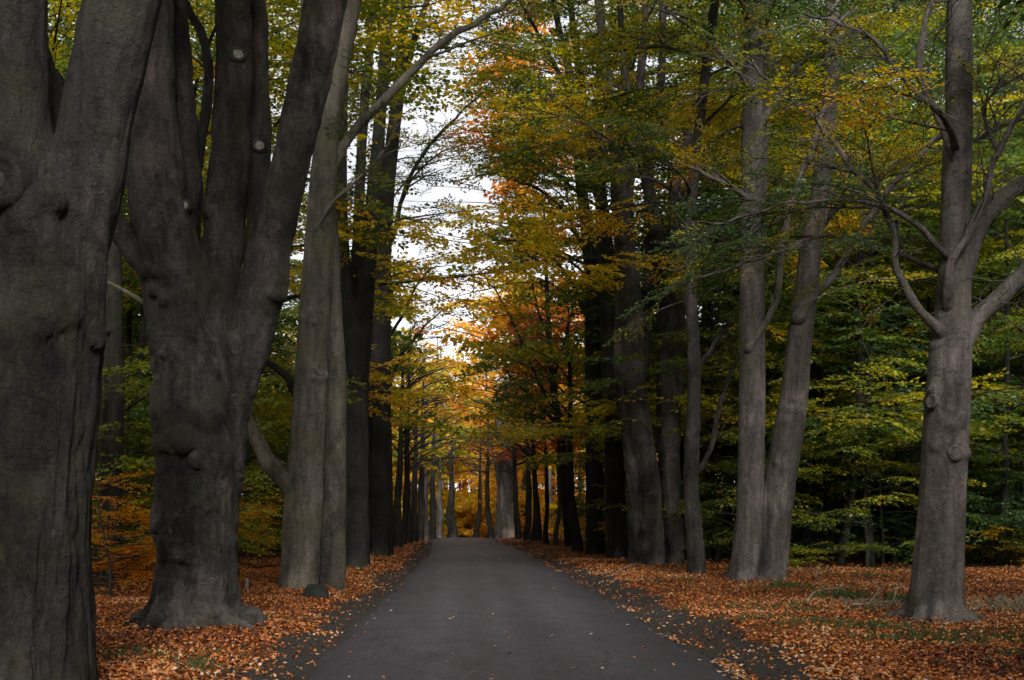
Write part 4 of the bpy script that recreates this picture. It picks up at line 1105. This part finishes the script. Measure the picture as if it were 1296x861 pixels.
gold = sapling_protos(2, 1.6, [.56, .66], .2, 270, 'undergrowth_shrub', .9, 'mid', 1.1, .1, 16, .03)
spots = [(17.8, 38.6), (20.5, 37.9), (10.3, 38.3), (6.9, 47), (7.0, 58), (-5.2, 52), (-5.6, 66), (-2.6, 103), (1.6, 106), (2.6, 104), (-.6, 107)]
R = np.random.default_rng(64); place_all(gold, spots, 'low yellowing undergrowth bush', 'low bushes along the wood edge')

# the wood itself: tall trunks with closed crowns
wood = [simple_tree('forest_tree', 'x', 0, 0, 23 + 1.5 * i, .34 + .05 * i, BARK_FOREST, [.18, .32, .42, .26][i], .28, 1.9, 30, 5.2, [7.5, 9, 6, 8][i], 300 + i, kind='mid', elev=(-.05, .4), shape=.35, keepf=lambda p: 1.0) for i in range(4)]
right = scatter(46, lambda x, y: x > 8.5 + 10 * (y > 60) and x < 4 + .62 * y and (y > 46 or x > 24), (8, 60), (30, 92), 2.9, 5)
left = scatter(34, lambda x, y: x < -9.5 and x < -9.5 - 5 * (y > 38) and (y > 40 or x < -17) - 11 * (y > 55) and x > -3 - .52 * y, (-48, -8), (24, 90), 2.9, 6)
R = np.random.default_rng(65)
wr = [p for p in right]; 
place_all(wood, wr + left, 'tall dark forest trunk', 'forest trees standing in the wood')
bare = [simple_tree('forest_tree', 'x', 0, 0, 24, .40, BARK_FOREST, .5, .3, 1.9, 9, 4.0, 14, 330, kind='mid', elev=(0, .5), shape=.4, keepf=lambda p: 1.0)]
R = np.random.default_rng(68); place_all(bare, [(-8.4, 28.2), (-9.4, 31.5), (-8.3, 35.5), (-12.5, 34)], 'thick dark straight conifer-like trunk', 'straight dark trunks behind the left row')
pole = [simple_tree('forest_pole', 'x', 0, 0, 15 + 2 * i, .15 + .06 * i, BARK_FOREST, [.34, .46, .28][i], .3, 1.6, 12, 2.6, 7.5, 340 + i, kind='mid', elev=(0, .5), shape=.5, keepf=lambda p: 1.0) for i in range(3)]
R = np.random.default_rng(67); place_all(pole, scatter(34, lambda x, y: x > 8.4 and x < .5 * y - .5, (8.4, 27), (37.6, 56), 1.25, 8) + scatter(12, lambda x, y: x < -8.8 and x > -.42 * y, (-22, -8), (27, 56), 1.6, 9), 'thin dark pole-like forest stem', 'thin stems standing among the thicket')

# far wood: reads as one mass on each side and behind the end of the road
def far_wood(name, label, n, inside, xr, yr, seed, tint, low=.25):
    global R
    R = np.random.default_rng(seed)
    pts = scatter(n, inside, xr, yr, 2.2, seed)
    L = Leaves(); W = Wood()
    for x, y in pts:
        g = float(G(x, y)); H_ = R.uniform(17, 25); b = np.array([x, y, g])
        W.add(np.array([b - UP * .3, b + UP * H_ * .5 + R.normal(0, .2, 3), b + UP * H_]), np.array([.22, .16, .05]), 6, False, 2)
        for k in range(46):
            zz = g + R.uniform(.3, 1) ** .8 * H_ if R.random() > low else g + R.uniform(.4, 6)
            a = R.uniform(0, 6.283); rr = R.uniform(.5, 3.6)
            p = np.array([x + math.cos(a) * rr, y + math.sin(a) * rr, zz])
            v = noise(np.array([p]) * .12, seed)[0] - .5
            L.add(p, unit(np.array([math.cos(a), math.sin(a), R.normal(0, .2)])), R.uniform(2.2, 3.4), 'far', tint + 1.2 * v * .5 + R.normal(0, .06), R.normal(0, .3))
    root = link(name, L.mesh(name)); tag(root, label, 'wood', kind='stuff')
    link('far_trunk', W.mesh('far_trunk', BARK_FOREST), root)
far_wood('far_wood', 'deep dark wood filling the right background', 150, lambda x, y: x > 22 and (y > 62 or x > 34), (12, 85), (40, 150), 71, .34)
far_wood('far_wood', 'deep dark wood filling the left background', 110, lambda x, y: x < -21 and (y > 60 or x < -30), (-75, -13), (35, 150), 72, .42)
far_wood('far_wood', 'golden wood closing the view past the bend', 170, lambda x, y: y > 132 - .1 * abs(x), (-30, 34), (128, 195), 73, .68, .6)

far_wood('shading_wood', 'unseen shading wood added on both sides of the road behind the viewpoint', 120, lambda x, y: (x < -5.6 or x > 3.4) and (y < -4 or x < -17 - .6 * max(y, 0) or x > 13 + .55 * max(y, 0)), (-26, 34), (-30, 16), 74, .40)  # trees added out of view to shade the near trunks and hold back sun
# ================================================================== SMALL THINGS
def rock(name, label, X, Y, sx, sy, sz, mat, seed):
    n, m = 18, 12
    th = np.arange(n) / n * 6.283; ph = np.linspace(.05, math.pi * .62, m)
    D = np.stack([np.sin(ph)[:, None] * np.cos(th)[None], np.sin(ph)[:, None] * np.sin(th)[None], np.repeat(np.cos(ph)[:, None], n, 1)], -1).reshape(-1, 3)
    V = D * np.array([sx, sy, sz]) * (1 + .5 * (fbm(D * 1.8 + seed, seed, 3) - .5))[:, None]
    i = np.arange(m - 1)[:, None] * n; j = np.arange(n)[None]; k = (j + 1) % n
    Q = np.stack([i + j, i + n + j, i + n + k, i + k], -1).reshape(-1, 4)
    V = np.vstack([V, V[:n].mean(0)]); T = np.stack([np.arange(n), (np.arange(n) + 1) % n, np.full(n, len(V) - 1)], 1)
    o = link(name, mesh_np(name, V, [Q, T], mat, True), None, (X, Y, float(G(X, Y)) + .02)); tag(o, label, 'stone')
x_, y_ = gp(401, 757)
rock('mossy_stone', 'dark mossy stone at the foot of the olive-grey beech', x_, y_ - .2, .27, .23, .27, plain('mossy_stone', (.007, .008, .007), (.024, .026, .022), 6, .85, .6), 4)

STICK = plain('dead_wood', (.16, .13, .10), (.34, .30, .24), 14, .8, .4)
def stick(label, pts, r, forks=()):
    P_ = []
    for px, py, up in pts:
        x, y = gp(px, py); P_.append([x, y, float(G(x, y)) + up])
    P_ = np.array(P_); b = P_[0].copy()
    W = Wood(); W.add(P_, np.linspace(r, r * .4, len(P_)), 6, True, 3)
    for i, dx, dy, dz in forks: W.add(np.array([P_[i], P_[i] + np.array([dx, dy, dz]) * .6 + R.normal(0, .03, 3), P_[i] + np.array([dx, dy, dz])]), np.array([r * .6, r * .4, r * .2]), 5, True, 2)
    o = link('fallen_branch', W.mesh('fallen_branch', STICK, b), None, b); tag(o, label, 'branch', 'fallen branches on the right verge')
stick('pale fallen branch arched over the leaves between twin-trunk and lone right beech', [(1022, 768, .03), (1032, 760, .12), (1052, 757, .10), (1075, 757, .04), (1095, 760, .03)], .022, [(2, .3, .2, .14)])
stick('long straight pale stick lying left of the lone right beech', [(1078, 771, .04), (1100, 771, .06), (1130, 769, .05), (1148, 768, .03)], .025, [(1, .35, .4, .25), (2, .2, .3, .3)])
stick('thin twig sticking up from leaves right of the twin-trunk beech', [(1028, 738, .02), (1033, 744, .22), (1040, 747, .1)], .016, [(1, .15, .2, .3)])
stick('thin fallen twig at the foot of the broad gnarled beech', [(774, 732, .03), (788, 727, .08), (800, 720, .05)], .016, [(1, .4, .3, .1)])
# broken upright stub of pale wood right of the burred beech
x_, y_ = gp(313, 752); g_ = float(G(x_, y_))
W = Wood(); W.add(np.array([[x_, y_, g_ - .1], [x_ - .01, y_, g_ + .12], [x_ + .01, y_, g_ + .27]]), np.array([.045, .042, .03]), 8, True, 2)
tag(link('broken_stub', W.mesh('broken_stub', SCAR_WOOD, (x_, y_, g_)), None, (x_, y_, g_)), 'short pale broken stub of wood beside the burred beech', 'stub')
# a bare dead branch hanging behind the nearest left trunks
W = Wood(); q = np.array([P(132, 356, 18.5), P(150, 364, 18.5), P(168, 374, 18.3), P(190, 388, 18.0)]); W.add(q, np.array([.028, .03, .034, .04]), 6, True, 3)
tag(link('dead_branch', W.mesh('dead_branch', STICK, q[3]), None, q[3]), 'broken pale dead branch sticking out left of the burred beech', 'branch')
# ================================================================== LIGHT, CAMERA
SUN_EL, SUN_ROT = math.radians(36), math.radians(175)      # soft overcast light down the avenue from behind
w = bpy.data.worlds.new('World'); scn.world = w; w.use_nodes = True
nt = w.node_tree; nt.nodes.clear()
sky = nt.nodes.new('ShaderNodeTexSky'); sky.sky_type = 'NISHITA'; sky.sun_disc = False
sky.sun_elevation = SUN_EL; sky.sun_rotation = SUN_ROT
hs = nt.nodes.new('ShaderNodeHueSaturation'); hs.inputs['Saturation'].default_value = .12
bg = nt.nodes.new('ShaderNodeBackground'); bg.inputs['Strength'].default_value = .055
ow = nt.nodes.new('ShaderNodeOutputWorld')
nt.links.new(sky.outputs[0], hs.inputs['Color'])
# a broken grey cloud deck over the clear-sky model
tcw = nt.nodes.new('ShaderNodeTexCoord'); cl = nt.nodes.new('ShaderNodeTexNoise'); cl.inputs['Scale'].default_value = 3.2; cl.inputs['Detail'].default_value = 6
nt.links.new(tcw.outputs['Generated'], cl.inputs['Vector'])
clr = nt.nodes.new('ShaderNodeValToRGB'); clr.color_ramp.elements[0].position = .35; clr.color_ramp.elements[0].color = (.58, .58, .60, 1); clr.color_ramp.elements[1].position = .65; clr.color_ramp.elements[1].color = (1, 1, 1, 1)
nt.links.new(cl.outputs['Fac'], clr.inputs[0])
cm = nt.nodes.new('ShaderNodeMix'); cm.data_type = 'RGBA'; cm.blend_type = 'MULTIPLY'; cm.inputs[0].default_value = 1
nt.links.new(hs.outputs[0], cm.inputs[6]); nt.links.new(clr.outputs[0], cm.inputs[7]); nt.links.new(cm.outputs[2], bg.inputs['Color']); nt.links.new(bg.outputs[0], ow.inputs[0])
ld = bpy.data.lights.new('sun', 'SUN'); ld.energy = 1.5; ld.angle = math.radians(25); ld.color = (1, .97, .93)
so = bpy.data.objects.new('sun', ld); COL.objects.link(so)
# Nishita: rotation 0 = +Y, clockwise seen from above
dv = Vector((math.sin(SUN_ROT) * math.cos(SUN_EL), math.cos(SUN_ROT) * math.cos(SUN_EL), math.sin(SUN_EL)))
so.rotation_euler = dv.to_track_quat('Z', 'Y').to_euler()

cd = bpy.data.cameras.new('camera'); cam = bpy.data.objects.new('camera', cd); COL.objects.link(cam)
cam.location = (0, 0, CAMH); cam.rotation_euler = (math.radians(90), 0, 0)
cd.sensor_width = 36; cd.lens = 36 * F / 1296
cd.shift_x = (648 - CX) / 1296; cd.shift_y = (HY - 430.5) / 1296
cd.clip_end = 2000; cd.clip_start = .1
scn.camera = cam
scn.render.engine = 'CYCLES'
cy = scn.cycles
cy.max_bounces = 8; cy.diffuse_bounces = 4; cy.glossy_bounces = 2; cy.transmission_bounces = 6; cy.transparent_max_bounces = 4
cy.use_denoising = True; cy.sample_clamp_indirect = 4
cy.caustics_reflective = False; cy.caustics_refractive = False
vs = scn.view_settings
vs.view_transform = 'Standard'; vs.look = 'None'; vs.gamma = 1; vs.use_curve_mapping = False; vs.exposure = 2.35
